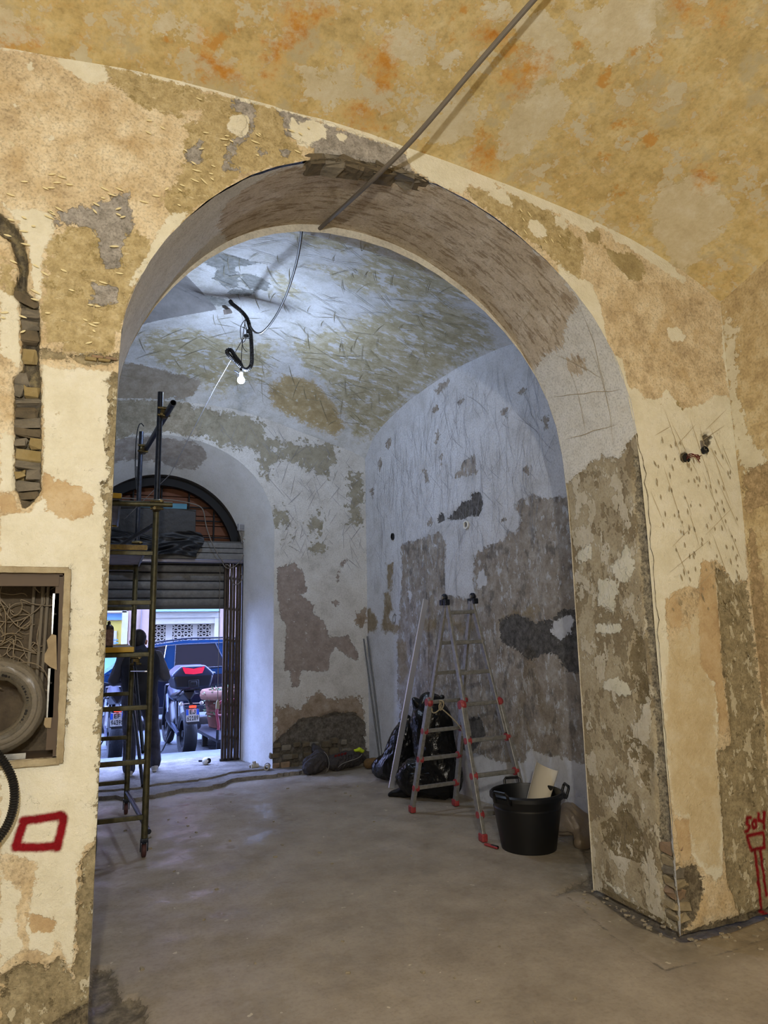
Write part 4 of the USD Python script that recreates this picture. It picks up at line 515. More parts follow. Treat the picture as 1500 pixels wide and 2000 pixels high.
CH = [(-.393,3.089,.115,.05,4),(-.368,3.031,.085,.05,2),(-.365,2.982,.08,.045,2),(-.372,2.923,.085,.06,4),(-.374,2.834,.08,.07,3),(-.394,2.727,.075,.06,2),(-.337,2.678,.07,.05,3),(-.398,2.679,.045,.045,2),(-.351,2.629,.13,.042,2),(-.365,2.58,.10,.045,4),(-.347,2.538,.13,.036,2),(-.347,2.497,.12,.04,4),(-.372,2.452,.06,.045,2),(-.313,2.452,.05,.05,3),(-.337,2.395,.12,.05,3),(-.340,2.352,.11,.035,2),(-.365,2.313,.05,.04,3),(-.309,2.313,.05,.045,2),(-.335,2.268,.11,.04,2),(-.335,2.226,.09,.042,4),(-.338,2.182,.06,.05,4)]
for i, (x, z, w, h, k) in enumerate(CH):    # stones in the open chase on the left
    b = stone(w * rng.uniform(.85, 1.1), .035, h * rng.uniform(.8, 1.05), 30 + i, .34); b.apply_transform(trimesh.transformations.rotation_matrix(math.radians(14 if i == 0 else rng.uniform(-7, 7)), (0, 1, 0))); b.apply_translation((x, 3.188, z)); obj('stone', b, m_bricks[k], wf)
for i in range(4):
    b = stone(.05, .02, .014, 50 + i); b.apply_translation((-.115 + i * .027, 3.163, 2.85 + .012 * (i % 2))); obj('brick', b, m_bricks[1 if i % 2 else 3], wf)
CR = [(.925,4.072),(1.018,4.088),(1.115,4.1),(1.215,4.106),(1.318,4.111),(1.424,4.114),(1.53,4.112)]
for i, (x, z) in enumerate(CR):    # stones along the broken crown of the arch
    b = stone(.115 + .02 * (i % 3), .10, .045 + .012 * (i % 2), 80 + i, .45); b.apply_transform(trimesh.transformations.rotation_matrix(math.radians(-9 + i * 3 + (i * 37 % 11 - 5)), (0, 1, 0))); b.apply_translation((x, 3.212, z + .03)); obj('stone', b, m_bricks[[4, 2, 4, 4, 4, 2, 4][i]], wf)
for i in range(26):   # rubble at the foot of the far wall
    x = 1.95 + (i % 9) * .125 + rng.uniform(-.03, .03); z = .06 + (i // 9) * .11 + rng.uniform(-.02, .02)
    b = stone(rng.uniform(.08, .13), .05, rng.uniform(.05, .09), 120 + i); b.apply_translation((x, 8.515, z)); obj('stone', b, m_bricks[[4, 2, 4][i % 3]] if i > 1 else m_bricks[1], wfar)
# ================================================================ things in the back room
MT = dict(
 alu=mat('aluminium_worn', L(152,151,148), .40, .45, noise=(30, L(122,119,112), .5)), alu_clean=mat('aluminium_bright', L(206,206,212), .36, .7), rod=mat('rod_steel', L(98,100,104), .45, .5), steel=mat('steel_dark', L(60,64,74), .4, .85, noise=(40, L(40,42,48), .5)),
 steel_pole=mat('steel_pole_worn', L(92,88,62), .5, .55, noise=(26, L(62,58,44), .6)), steel_blue=mat('steel_pole_blue', L(54,60,74), .42, .7, noise=(26, L(38,40,46), .5)), coupler=mat('coupler_gilt', L(112,98,60), .45, .75, noise=(60, L(58,50,36), .6)),
 black=mat('plastic_black', L(9,9,10), .42), rubber=mat('rubber_black', L(22,22,24), .8), red=mat('plastic_red', L(128,16,28), .5, noise=(50, L(150,60,60), .2)), bag=mat('bin_bag_film', L(6,6,7), .2, bump=(17, .014)),
 bag2=mat('bin_bag_film_dull', L(8,8,9), .24, bump=(15, .014)), white=mat('plastic_white', L(214,212,204), .45), paper=mat('paper_roll', L(200,190,170), .75), card=mat('torn_card', L(150,134,106), .85, noise=(20, L(128,112,86), .4)), rope=mat('rope_hemp', L(150,138,112), .9),
 wood=mat('wood_board', L(122,82,42), .7, noise=(9, L(92,58,28), .7)), orange=mat('boarding_orange', L(112,62,26), .7, noise=(5, L(88,48,20), .6)), yellow=mat('paint_yellow', L(190,150,20), .5), ply=mat('plywood_grey', L(150,140,132), .8, noise=(8, L(120,110,102), .6)), plank_end=mat('plank_rail_brown', L(96,74,50), .7, noise=(30, L(150,128,60), .5)),
 iron=mat('iron_black', L(12,11,11), .8), gate=mat('gate_brown', L(62,48,38), .5, .4, noise=(30, L(40,32,28), .5)), shutter=mat('shutter_grey', L(104,104,104), .5, .35, noise=(20, L(82,82,82), .5)), shutter_dark=mat('shutter_dark', L(60,58,56), .55, .3),
 tarp=mat('sheet_navy', L(6,7,11), .55, bump=(14, .006)), teal=mat('board_teal', L(60,120,140), .6), cable=mat('cable_grey', L(104,97,88), .6), cable_w=mat('cable_white', L(96,96,100), .5), cable_b=mat('cable_black', L(20,20,22), .45), galv=mat('galvanised', L(190,192,190), .3, .9, noise=(30, L(140,140,138), .5)),
 sack=mat('sack_grey', L(62,56,54), .85, noise=(30, L(44,40,40), .5), bump=(30, .01)), sack_tan=mat('sack_tan', L(112,84,44), .85, noise=(30, L(86,64,36), .5)), neon=mat('cloth_neon', L(180,200,30), .8), sack_red=mat('print_red', L(110,28,28), .8), seam=mat('seam_thread', L(120,116,110), .9))
m_film = usdkit.material(stage, '/World/Looks/film_clear', {'t': ('transparent_bsdf' if False else 'principled_bsdf', dict(base_color=L(128,120,104), roughness=.3, alpha=.36)), }, [], surface='t.BSDF')
m_film2 = mat('film_milky', L(134,118,98), .35, alpha=.66, bump=(14, .02))
def glow(name, colour, strength): return usdkit.material(stage, '/World/Looks/' + name, {'e': ('emission', dict(color=colour, strength=strength))}, [], surface='e.emission')

# ---- bare bulb, its hose and wires
m_bulb = glow('bulb_glow_cold', *GLOW_BACK)
def bulb(label, at, r, m, seg=24):
    b = thing('light_bulb', label, 'light bulb', at)
    prof = [(0, -1.25 * r)] + [(r * math.sin(t), -.25 * r - r * math.cos(t)) for t in np.linspace(.2, 2.45, 14)] + [(.42 * r, .95 * r), (.42 * r, 1.05 * r), (0, 1.05 * r)]
    obj('glass', lathe(prof, seg), m, b)
    obj('socket', cat(lathe([(0, 1.0 * r), (.52 * r, 1.0 * r), (.56 * r, 1.9 * r), (.4 * r, 2.3 * r), (0, 2.3 * r)], 18)), MT['white'], b, 'white lamp socket')
    return b
b = bulb('lit bare white bulb hanging from the black hose under the vault', BULB_BACK, .036, m_bulb)
obj('wing_screw', cat(pole((-.02, 0, .06), (-.07, 0, .085), .006), stone(.02, .02, .025, 3)), MT['steel'], b, 'small dark screw on the socket')
hose = smooth_path([(1.02,6.6,4.93),(1.104,6.5,4.80),(1.156,6.5,4.747),(1.198,6.5,4.634),(1.216,6.5,4.475),(1.223,6.5,4.315),(1.209,6.5,4.228),(1.164,6.5,4.19),(1.114,6.5,4.216),(1.053,6.52,4.282),(.997,6.53,4.338),(.985,6.54,4.374),(1.006,6.54,4.392),(1.052,6.53,4.345),(1.103,6.52,4.273),(1.125,6.5,4.185)], 90)
h = thing('conduit_hose', 'looped black corrugated hose hanging from the vault above the bulb', 'hose')
rad = .0195 + .0022 * np.sin(np.arange(400) * 1.6); obj('hose', tube(smooth_path(hose, 400), rad, 10), MT['cable_b'], h)
for q in ([(1.17,6.49,4.73),(1.12,6.47,4.66),(1.1,6.47,4.55),(1.13,6.47,4.46),(1.16,6.48,4.52),(1.12,6.48,4.62)], [(1.18,6.48,4.7),(1.16,6.46,4.6),(1.19,6.46,4.5),(1.14,6.46,4.5),(1.13,6.46,4.4),(1.17,6.46,4.36)], [(1.15,6.48,4.7),(1.12,6.48,4.4),(1.12,6.5,4.17)]):
    obj('wire', tube(smooth_path(q, 30), .0035, 6), MT['cable_b'], h, 'thin black wire')
obj('wire_knot', cat(stone(.05, .03, .03, 5), moved(stone(.03, .03, .04, 6), (.02, 0, .05))).apply_translation((1.16, 6.47, 4.53)) , MT['cable_b'], h)
obj('hanging_stick', bar((.99, 6.76, 4.885), (1.06, 6.86, 4.955), .035, .05, r=.004), MT['ply'], None, 'short plaster-crusted wooden stub at the vault hook', 'wood stub')
obj('sagging_cable', tube(smooth_path([(1.039, 3.9, 4.166),(1.143, 4.4, 4.258),(1.224, 4.9, 4.351),(1.27, 5.4, 4.392),(1.251, 5.75, 4.367),(1.211, 6.0, 4.37),(1.187, 6.2, 4.462),(1.189, 6.45, 4.638)], 60), .0095, 8), mat('cable_umber', L(58,54,48), .6), None, 'grey cable sagging from the arch back edge to the hose', 'cable')
obj('taut_wire', tube([(1.13,6.48,4.5),(.9,6.75,4.05),(.52,7.0,3.2),(.12,7.16,2.76)], .0035, 6), MT['cable_w'], None, 'thin pale wire running from the hose down to the scaffold top', 'wire')
obj('ceiling_cable', cat(tube(smooth_path([(1.148,3.885,4.165),(1.205,3.5,4.115),(1.271,3.12,4.082),(1.334,2.95,4.115),(1.475,2.6,4.24),(1.655,2.16,4.40),(2.0,1.3,4.60),(2.3,.6,4.68)], 90), .0125, 10)), MT['cable'], None, 'thick grey cable slung across the ochre vault to the arch', 'cable')
fb = bulb('bare warm bulb on a cord in the front room', BULB_FRONT, .06, glow('bulb_glow_warm', *GLOW_FRONT))
obj('cord', tube([(0, 0, .12), (0, 0, 1.95)], .005, 6), MT['cable_b'], fb)

# ---- telescopic ladder
HL, HR = np.array([2.797,5.58,1.903]), np.array([3.094,5.6,1.914])
FLF, FRF, RLF, RRF = map(np.array, ([2.81,5.05,.0],[3.25,5.06,.0],[2.66,6.1,.0],[3.11,6.14,.0]))
lad = thing('folding_ladder', 'open aluminium telescopic ladder with red end caps, beside black bags', 'ladder')
def mix(a, b, t): return a + (b - a) * t
for (a, b), nm in (((HL, FLF), 1), ((HR, FRF), -1), ((HL, RLF), 1), ((HR, RRF), -1)):
    inn = np.array([.018 * nm, 0, 0])
    obj('upper_rail', bar(mix(a, b, .015) + inn, mix(a, b, .60) + inn, .024, .052, up=(0, 1, 0), r=.004), MT['alu'], lad)
    obj('rail', bar(mix(a, b, .46) - inn * .4, mix(a, b, .985) - inn * .4, .032, .062, up=(0, 1, 0), r=.005), MT['alu'], lad)
    obj('foot', rbox(.05, .075, .06, .01, mix(a, b, .982) - inn * .4), MT['red'], lad, 'red rubber foot')
for (a, b, c, d, tt) in ((HL, FLF, HR, FRF, [.065,.203,.336,.47,.617,.755,.9]), (HL, RLF, HR, RRF, [.064,.204,.344,.48,.615,.748,.884])):
    for i, t in enumerate(tt):
        p, q = mix(a, b, t), mix(c, d, t); u = (q - p) / np.linalg.norm(q - p)
        rg = obj('rung', bar(p + u * .012, q - u * .012, .028, .034, r=.006), MT['alu'], lad)
        if i >= 3:
            for e, s in ((p, -1), (q, 1)): obj('cap', tube([e + u * s * .026, e + u * s * .004, e - u * s * .022], [.026, .036, .032] if i > 3 else [.034, .044, .038], 12), MT['red'], rg, 'red plastic rung cap')
for hpos in (HL, HR):
    w = lathe([(0, -.018), (.028, -.018), (.034, -.01), (.034, .01), (.028, .018), (0, .018)], 22); w.apply_transform(trimesh.transformations.rotation_matrix(math.pi / 2, (0, 1, 0))); w.apply_translation(hpos + (0, 0, .012))
    hg = obj('hinge', cat(w, rbox(.05, .05, .05, .006, hpos + (0, -.035, -.03)), rbox(.05, .05, .05, .006, hpos + (0, .035, -.03))), MT['steel'], lad, 'dark round locking hinge')
    obj('knob', moved(lathe([(0, -.03), (.016, -.03), (.016, .03), (0, .03)], 12).apply_transform(trimesh.transformations.rotation_matrix(math.pi / 2, (0, 1, 0))), hpos + (0, 0, .012)), MT['alu'], hg)
p = mix(HL, RLF, .49); q = mix(HL, FLF, .56)
obj('tie_rope', cat(tube(smooth_path([p + (.10, -.01, -.02), p + (.13, -.03, -.05), p + (.20, -.25, -.22), (q + p) / 2 + (.12, -.05, -.17), q + (.06, .06, -.04), q + (.0, .0, .05)], 40), .006, 7), tube(smooth_path([p + (.1, -.02, .02), p + (.08, -.04, -.05), p + (.03, -.03, -.07), p + (.02, -.03, -.03)], 20), .006, 7), tube(smooth_path([p + (.1, -.02, .03), p + (.13, -.045, 0), p + (.1, -.03, -.05), p + (.08, -.05, -.02), p + (.12, -.03, .01)], 24), .007, 7)), MT['rope'], None, 'knotted cord tied between the two ladder legs', 'cord')

# ---- leaning straightedge and rods
obj('straightedge', bar((2.85, 7.07, .004), (3.285, 7.015, 1.965), .065, .022, up=(0, 1, .2), r=.003), MT['alu_clean'], None, 'long bright aluminium straightedge leaning on the right wall', 'straightedge')
obj('iron_rod', pole((3.17, 8.20, .0), (3.065, 8.44, 1.53), .010), MT['rod'], None, 'thin dark rod leaning in the far corner, left of the pair', 'rod')
obj('iron_rod', pole((3.19, 8.14, .0), (3.110, 8.43, 1.56), .010), MT['rod'], None, 'thin dark rod leaning in the far corner, right of the pair', 'rod')

# ---- bin bags, sacks
def blob(spheres, seed, amp, freq, edge=.045, flat=0.0, it=8, fold=0.0):
    """One smooth lumpy body from overlapping spheres (x, y, z, r), wrinkled."""
    sp = [manifold3d.Manifold.sphere(r, 20).translate((x, y, z)) for x, y, z, r in spheres]
    m = manifold3d.Manifold.batch_hull(sp) if len(sp) < 4 and seed < 0 else None
    m = manifold3d.Manifold.batch_boolean([manifold3d.Manifold.batch_hull([sp[i], sp[i + 1]]) for i in range(len(sp) - 1)] or sp, manifold3d.OpType.Add) if m is None else m
    m = m.refine_to_length(edge); m = tm(m); m.merge_vertices()
    trimesh.smoothing.filter_taubin(m, iterations=it)
    n = m.vertex_normals.copy(); v = m.vertices
    w = (meshkit.fbm(v * freq + seed, 4, abs(seed)) - .5) * 2 * amp
    if fold: w += -fold * np.abs(np.sin((v[:, 0] + v[:, 1]) * 34 + 5 * meshkit.fbm(v * 5, 2, abs(seed)) * 3.0 + v[:, 2] * 5)) ** 6
    m.vertices = v + n * w[:, None]
    m.vertices[:, 2] = np.maximum(m.vertices[:, 2], flat); return m
big = blob([(2.92,6.6,.2,.19),(3.16,6.42,.2,.19),(3.08,6.47,.48,.215),(3.05,6.47,.76,.20),(3.05,6.47,.86,.15)], 3, .035, 5.5, .035, fold=.014)
bb = thing('garbage_bag', 'tall full black garbage bag standing behind the ladder legs', 'garbage bag')
obj('bag', big, MT['bag'], bb)
tail = blob([(2.86,6.66,.06,.07),(2.76,6.72,.035,.04),(2.70,6.74,.02,.02)], 5, .012, 14, .02); obj('bag_tail', tail, MT['bag'], bb)
crn = blob([(2.95,6.5,.86,.07),(2.9,6.52,.945,.03)], 6, .02, 14, .02); crn2 = blob([(3.1,6.48,.86,.07),(3.17,6.46,.955,.03)], 8, .02, 14, .02); obj('bag_top', cat(crn, crn2), MT['bag'], bb)
b2 = blob([(2.93,7.52,.12,.13),(3.02,7.36,.18,.18),(3.08,7.25,.42,.16),(3.10,7.2,.64,.09)], 9, .04, 6, .035, fold=.012)
bb = thing('garbage_bag', 'smaller slumped black garbage bag against the wall behind the straightedge', 'garbage bag')
obj('bag', b2, MT['bag2'], bb)
obj('tie', tube([(3.02,7.25,.5),(3.0,7.2,.52),(3.1,7.15,.53)], .012, 8), MT['sack'], bb)
sk = thing('rubble_sack', 'slumped grey sack nearest the door, at the foot of the wall', 'sack')
obj('sack', blob([(2.28,8.16,.10,.105),(2.38,8.18,.13,.115),(2.42,8.22,.20,.07),(2.36,8.3,.30,.03)], 12, .03, 8, .02, fold=.016), MT['sack'], sk)
obj('seam', tube(smooth_path([(2.45,8.09,.02),(2.475,8.06,.1),(2.47,8.09,.19),(2.44,8.15,.24)], 20), .004, 6), MT['seam'], sk, 'pale stitched seam')
sk = thing('rubble_sack', 'dark grey sack with a red print lying in the middle of the sacks', 'sack')
obj('sack', blob([(2.58,8.24,.09,.09),(2.72,8.24,.11,.105),(2.86,8.26,.12,.09),(2.95,8.3,.1,.07)], 15, .034, 8, .02, fold=.018), MT['sack'], sk)
obj('print', cat(*[box(.03, .003, .035, (2.58 + .04 * i, 8.135, .185 + .006 * i), (35, 0, 8)) for i in range(4)]), MT['sack_red'], sk, 'faded red print')
obj('seam', tube(smooth_path([(2.6,8.1,.06),(2.68,8.12,.1),(2.8,8.11,.13),(2.92,8.17,.17)], 20), .004, 6), MT['seam'], sk, 'pale stitched seam')
obj('rubble_sack', blob([(2.99,8.14,.065,.06),(3.05,8.12,.07,.062),(3.12,8.08,.065,.05)], 18, .008, 8, .02), MT['sack_tan'], None, 'small tan brown sack at the corner end of the sacks', 'sack')
obj('work_glove', blob([(2.86,8.22,.215,.02),(2.90,8.21,.22,.024),(2.95,8.22,.195,.018)], 20, .016, 30, .01), MT['neon'], None, 'crumpled neon yellow cloth lying on the dark sack', 'cloth')

# ---- bucket with paper
bk = thing('builders_bucket', 'big black builder\'s bucket with side handles on the floor', 'bucket', (3.05, 4.80, 0), 0)
H, R0, R1 = .40, .205, .262
prof = [(0, .012), (.19, .012), (R0 - .006, .02), (R1 - .008, H), (R1 - .004, H + .008), (R1 + .006, H + .008), (R1 + .018, H - .004), (R1 + .018, H - .03), (R1 + .004, H - .032), (R1 - .012, H - .09), (R1 - .006, H - .10), (R0 + .01, .06), (R0, .0), (0, .0)]
obj('shell', lathe(prof, 56), MT['black'], bk)
for a in (200, 340, 78):
    c, s = math.cos(math.radians(a)), math.sin(math.radians(a)); X = np.array([c, s, 0]); Y = np.array([-s, c, 0]); Z = np.array([0, 0, 1.0]); o = X * (R1 + .028) + Z * (H - .02)
    pts = [o - Y * .065 + Z * -.015, o - Y * .065 + X * .02 + Z * .045, o - Y * .05 + X * .025 + Z * .06, o + Y * .05 + X * .025 + Z * .06, o + Y * .065 + X * .02 + Z * .045, o + Y * .065 + Z * -.015]
    obj('handle', cat(tube(pts, .011, 8), bar(o - Y * .075 - X * .008 + Z * -.01, o + Y * .075 - X * .008 + Z * -.01, .022, .03)), MT['black'], bk)
n = 22; t = np.linspace(0, 1, n); prof2 = []
pr = [];  # a rolled sheet of paper standing in the bucket
A0, A1 = np.array([.03, .0, .16]), np.array([.24, .05, .56]); ax = (A1 - A0) / np.linalg.norm(A1 - A0); ux = np.cross(ax, (0, 1, 0)); ux /= np.linalg.norm(ux); uy = np.cross(ux, ax)
V = []; F = []; ang = np.linspace(.1, 3.6, 26)
for i, tt in enumerate(np.linspace(0, 1, 12)):
    r = .085 + .012 * tt
    for j, a_ in enumerate(ang): V.append(A0 + (A1 - A0) * tt + ux * r * math.cos(a_) + uy * r * .7 * math.sin(a_))
for i in range(11):
    for j in range(25): k = i * 26 + j; F += [(k, k + 1, k + 27), (k, k + 27, k + 26)]
pm = trimesh.Trimesh(V, F, process=False); sh = pm.copy(); sh.vertices = sh.vertices - sh.vertex_normals * .002; sh.invert()
roll = cat(pm, sh); roll.apply_translation((3.05, 4.80, 0)); obj('paper_roll', roll, MT['paper'], None, 'rolled off-white paper sheet standing in the black bucket', 'paper')
kn = thing('utility_knife', 'red and black utility knife lying on the floor by the ladder foot', 'knife', (2.79, 4.91, 0.012), -72)
obj('handle', rbox(.13, .03, .018, .006), MT['red'], kn); obj('grip', rbox(.07, .024, .022, .006, (.03, 0, .001)), MT['black'], kn, 'black grip'); obj('blade', box(.03, .012, .002, (-.075, 0, 0)), MT['alu'], kn)
m = blob([(3.36,4.86,.10,.08),(3.44,4.78,.17,.10),(3.48,4.66,.10,.09),(3.40,4.62,.05,.05)], 31, .05, 5, .03, fold=.02); obj('plastic_sheet', m, m_film2, None, 'crumpled translucent plastic sheeting bundled behind the bucket', 'plastic sheet')
# ---- small fittings on the sill
wf1 = thing('pipe_fitting', 'white round valve body lying on the sill behind the person', 'pipe fitting', (1.20, 9.02, .055))
s = trimesh.creation.icosphere(3, .045); s.apply_translation((0, 0, .045)); obj('body', s, MT['white'], wf1); obj('stub', pole((-.03, 0, .05), (-.085, 0, .055), .012), MT['steel'], wf1); obj('collar', moved(lathe([(0, -.01), (.03, -.01), (.03, .012), (0, .012)], 16), (.03, -.02, .05), (80, 0, 20)), MT['steel'], wf1)
for i, (x, y, rz, lb) in enumerate(((1.70, 8.56, 20, 'grey elbow pipe fitting at the door jamb foot, left of two'), (1.83, 8.44, 70, 'grey ribbed pipe coupling at the door jamb foot, right of two'))):
    f = thing('pipe_coupling', lb, 'pipe fitting', (x, y, .042), rz)
    c = lathe([(.018, -.05), (.032, -.05), (.032, -.02), (.027, -.015), (.027, .02), (.033, .025), (.033, .05), (.018, .05)], 20); c.apply_transform(trimesh.transformations.rotation_matrix(math.pi / 2, (0, 1, 0))); c.apply_translation((0, 0, .033)); obj('body', c, mat(f'fitting_grey_{i}', L(176,170,158), .6), f)
    if i == 0: obj('branch', pole((0, 0, .033), (0, .0, .09), .024), mat('fitting_branch', L(176,170,158), .6), f)
    else: obj('ring', moved(lathe([(.025, -.008), (.037, -.008), (.037, .008), (.025, .008)], 20).apply_transform(trimesh.transformations.rotation_matrix(math.pi / 2, (0, 1, 0))), (.045, 0, .033)), MT['steel'], f)
# ---- holes and stubs in the walls
pf = thing('wall_pipe', 'white capped pipe stub sticking out of the scored right wall', 'pipe stub', (3.42, 6.25, 2.695), 7)
c = lathe([(.028, -.03), (.042, -.03), (.044, .02), (.03, .02), (.028, .0), (0, .0)], 24); c.apply_transform(trimesh.transformations.rotation_matrix(-math.pi / 2, (0, 1, 0))); obj('rim', c, MT['white'], pf); obj('bore', moved(lathe([(0, 0), (.027, 0), (.027, .004), (0, .004)], 20).apply_transform(trimesh.transformations.rotation_matrix(-math.pi / 2, (0, 1, 0))), (-.001, 0, 0)), MT['cable'], pf)
pf = thing('wall_tube', 'black oval tube end in the right wall near the far corner', 'tube end', (3.222, 7.785, 2.767), 7)
c = lathe([(.02, -.02), (.03, -.02), (.03, .012), (.02, .012), (.018, 0), (0, 0)], 18); c.apply_transform(trimesh.transformations.rotation_matrix(-math.pi / 2, (0, 1, 0))); c.vertices[:, 2] *= 1.4; obj('ring', c, MT['black'], pf)
obj('wire_loop', tube(smooth_path([(3.225,7.78,1.84),(3.22,7.76,1.80),(3.215,7.74,1.74),(3.218,7.79,1.71),(3.222,7.84,1.74),(3.222,7.83,1.79),(3.22,7.77,1.82),(3.222,7.72,1.80)], 30), .003, 6), MT['cable'], None, 'small loop of grey wire hanging on the right wall', 'wire')
jb = thing('socket_tails', 'frayed red wires poking from the hole in the right front wall', 'wires', (3.30, 3.16, 2.655))
obj('hole', moved(lathe([(0, 0), (.026, 0), (.03, .006), (0, .004)], 18), (-.015, .012, 0), (90, 0, 0)), MT['iron'], jb, 'dark hole')
rng = np.random.default_rng(7)
for i in range(4): obj('wire', tube(smooth_path([(-.01, .01, rng.uniform(-.01, .02)), (.01, -.025, rng.uniform(-.01, .02)), (.03 + rng.uniform(0, .03), -.03, rng.uniform(-.02, .03)), (.04 + rng.uniform(0, .04), -.02, rng.uniform(-.03, .03))], 14), .0028, 6), mat('wire_red', L(84,22,22), .5) if i == 0 else '/World/Looks/wire_red', jb)
jb = thing('junction_pipe', 'broken grey conduit mouth in the right front wall', 'conduit', (3.42, 3.155, 2.72))
obj('mouth', moved(lathe([(.012, -.02), (.02, -.02), (.024, .02), (.016, .02)], 16), (0, 0, -.01), (70, 20, 0)), MT['steel'], jb); obj('flap', stone(.035, .02, .05, 4).apply_translation((.0, .01, .03)), MT['cable'], jb)
# ---- loose debris on the floor
rng = np.random.default_rng(33); parts = []
for i in range(120):
    if i < 60:
        t = rng.uniform(0, 1); a, b = (((2.93, 3.9), (2.91, 3.12)), ((2.91, 3.12), (3.6, 3.13)))[i % 2]; x, y = a[0] + (b[0] - a[0]) * t, a[1] + (b[1] - a[1]) * t; x -= abs(rng.normal(0, .07)) if i % 2 == 0 else rng.normal(0, .02); y -= abs(rng.normal(0, .08)) if i % 2 else 0
    else: x, y = rng.uniform(.2, 3.2), rng.uniform(2.3, 7.6)
    s = rng.uniform(.005, .02); k = stone(s * 1.5, s, s * .6, i, .3); k.apply_transform(trimesh.transformations.rotation_matrix(rng.uniform(0, 6), (0, 0, 1))); k.apply_translation((x, y, s * .2)); parts.append(k)
obj('plaster_crumbs', cat(*parts), mat('crumb', L(146,135,114), .95), None, 'plaster crumbs strewn over the floor and the pier foot', 'debris', kind='stuff')
for i, (x, y, sx, sy, h, lb) in enumerate(((.14, 3.05, .12, .09, .03, 'flat plaster shard in the pit by the left jamb'), (.30, 2.95, .10, .08, .035, 'pale plaster lump at the pit edge by the left jamb'), (.22, 3.35, .14, .05, .02, 'long thin plaster flake by the left jamb'))):
    k = stone(sx, sy, h, 70 + i, .35); k.apply_translation((x, y, .0)); obj('plaster_shard', k, mat(f'shard_{i}', L(160,150,128), .95, noise=(30, L(120,108,86), .5)), None, lb, 'plaster shard')
# ================================================================ scaffold, doorway, niche
sc = thing('mobile_scaffold', 'rusty wheeled scaffold tower beside the left jamb', 'scaffold')
AX, AY, BX, BY, XL = .335, 5.8, .245, 7.2, -.55
def post(x, y, z0, z1, zt, nm):
    p = obj('post', pole((x, y, z0), (x, y, z1), .0245, 16), MT['steel_pole'], sc)
    if zt: obj('tube', pole((x, y, z1 - .1), (x, y, zt), .0225, 16), MT['steel_blue'], sc, 'dark blue-grey extension tube')
    w = thing_part = obj('castor', cat(pole((x, y, .10), (x, y, z0 + .02), .016), rbox(.055, .05, .03, .006, (x, y, .125)), bar((x - .026, y, .12), (x - .026, y + .02, .045), .006, .03), bar((x + .026, y, .12), (x + .026, y + .02, .045), .006, .03)), MT['steel'], sc)
    wh = lathe([(0, -.018), (.038, -.018), (.05, -.012), (.05, .012), (.038, .018), (0, .018)], 22); wh.apply_transform(trimesh.transformations.rotation_matrix(math.pi / 2, (0, 1, 0))); wh.apply_translation((x, y + .02, .05)); obj('wheel', wh, mat('castor_tyre', L(72,40,38), .7) if nm == 'a' else '/World/Looks/castor_tyre', w, 'worn dark red castor wheel')
post(AX, AY, .14, 2.62, 3.63, 'a'); post(BX, BY, .14, 2.45, 3.67, 'b'); post(XL, AY, .14, 2.62, None, 'c'); post(XL, BY, .14, 2.45, None, 'd')
for x, y in ((AX, AY), (BX, BY)):
    for z in (.29, .69, 1.09, 1.49, 1.89, 2.28): obj('rung', bar((XL, y, z), (x - .01, y, z), .035, .035, r=.004), MT['steel_pole'], sc)
obj('base_brace', pole((BX, BY, .20), (AX + .03, AY, .18), .019), MT['steel'], sc); obj('base_brace', pole((XL, BY, .20), (XL, AY, .18), .019), MT['steel'], sc)
obj('diagonal_brace', pole((BX + .02, BY - .03, 1.40), (AX - .03, AY + .05, .75), .014), MT['steel'], sc)
obj('diagonal_brace', pole((AX - .02, AY + .06, .5), (BX + .03, BY, .95), .014), MT['steel'], sc)
obj('flat_brace', bar((BX + .01, BY - .06, 1.30), (AX - .02, AY - .0, 1.36), .008, .045, up=(1, 0, 0)), MT['alu_clean'], sc, 'bright flat bar')
def coupler(at, nm='coupler'):
    c = np.array(at); parts = [stone(.075, .07, .10, 3, .1).apply_translation(c), pole(c + (-.05, -.035, .03), c + (.05, -.035, .03), .011, 10), pole(c + (-.05, -.035, -.03), c + (.05, -.035, -.03), .011, 10), pole(c + (.03, -.06, .03), c + (.03, .06, .03), .012, 8), pole(c + (-.02, -.06, -.03), c + (-.02, .06, -.03), .012, 8)]
    return obj(nm, cat(*parts), MT['coupler'], sc, 'gilt rusty swivel coupler')
t_ = obj('cross_tube', pole((XL, AY - .05, 2.655), (.455, AY - .05, 2.675), .0235), MT['steel_pole'], sc); coupler((AX, AY - .03, 2.665))
obj('cross_tube', pole((XL, BY - .05, 2.49), (BX + .08, BY - .05, 2.50), .0235), MT['steel_blue'], sc); coupler((BX, BY - .03, 2.50)); obj('cross_tube', pole((.02, 6.9, 2.42), (AX - .02, AY + .1, 2.52), .018), MT['steel_blue'], sc)
a, b = np.array((BX + .045, BY + .1, 3.50)), np.array((AX + .075, 5.42, 3.425)); d = (b - a) / np.linalg.norm(b - a)
ring = lathe([(.0195, 0), (.0245, 0), (.0245, 1.0), (.0195, 1.0)], 20); Mx = np.eye(4); zz = d; xx = np.cross((0, 0, 1), zz); xx /= np.linalg.norm(xx); Mx[:3, 0], Mx[:3, 1], Mx[:3, 2], Mx[:3, 3] = xx, np.cross(zz, xx), zz, a; ring.vertices[:, 2] *= np.linalg.norm(b - a); ring.apply_transform(Mx)
obj('ledger_tube', ring, MT['steel_blue'], sc, 'dark open-ended tube between the two uprights'); coupler((AX + .03, AY, 3.455)); coupler((BX + .02, BY, 3.49)); coupler((BX + .03, BY - .05, 1.395))
obj('hook', tube(smooth_path([(BX - .03, BY - .03, 3.3), (BX - .035, BY - .03, 3.7), (BX - .01, BY - .03, 3.75), (BX + .02, BY - .03, 3.72)], 16), .006, 6), MT['iron'], sc)
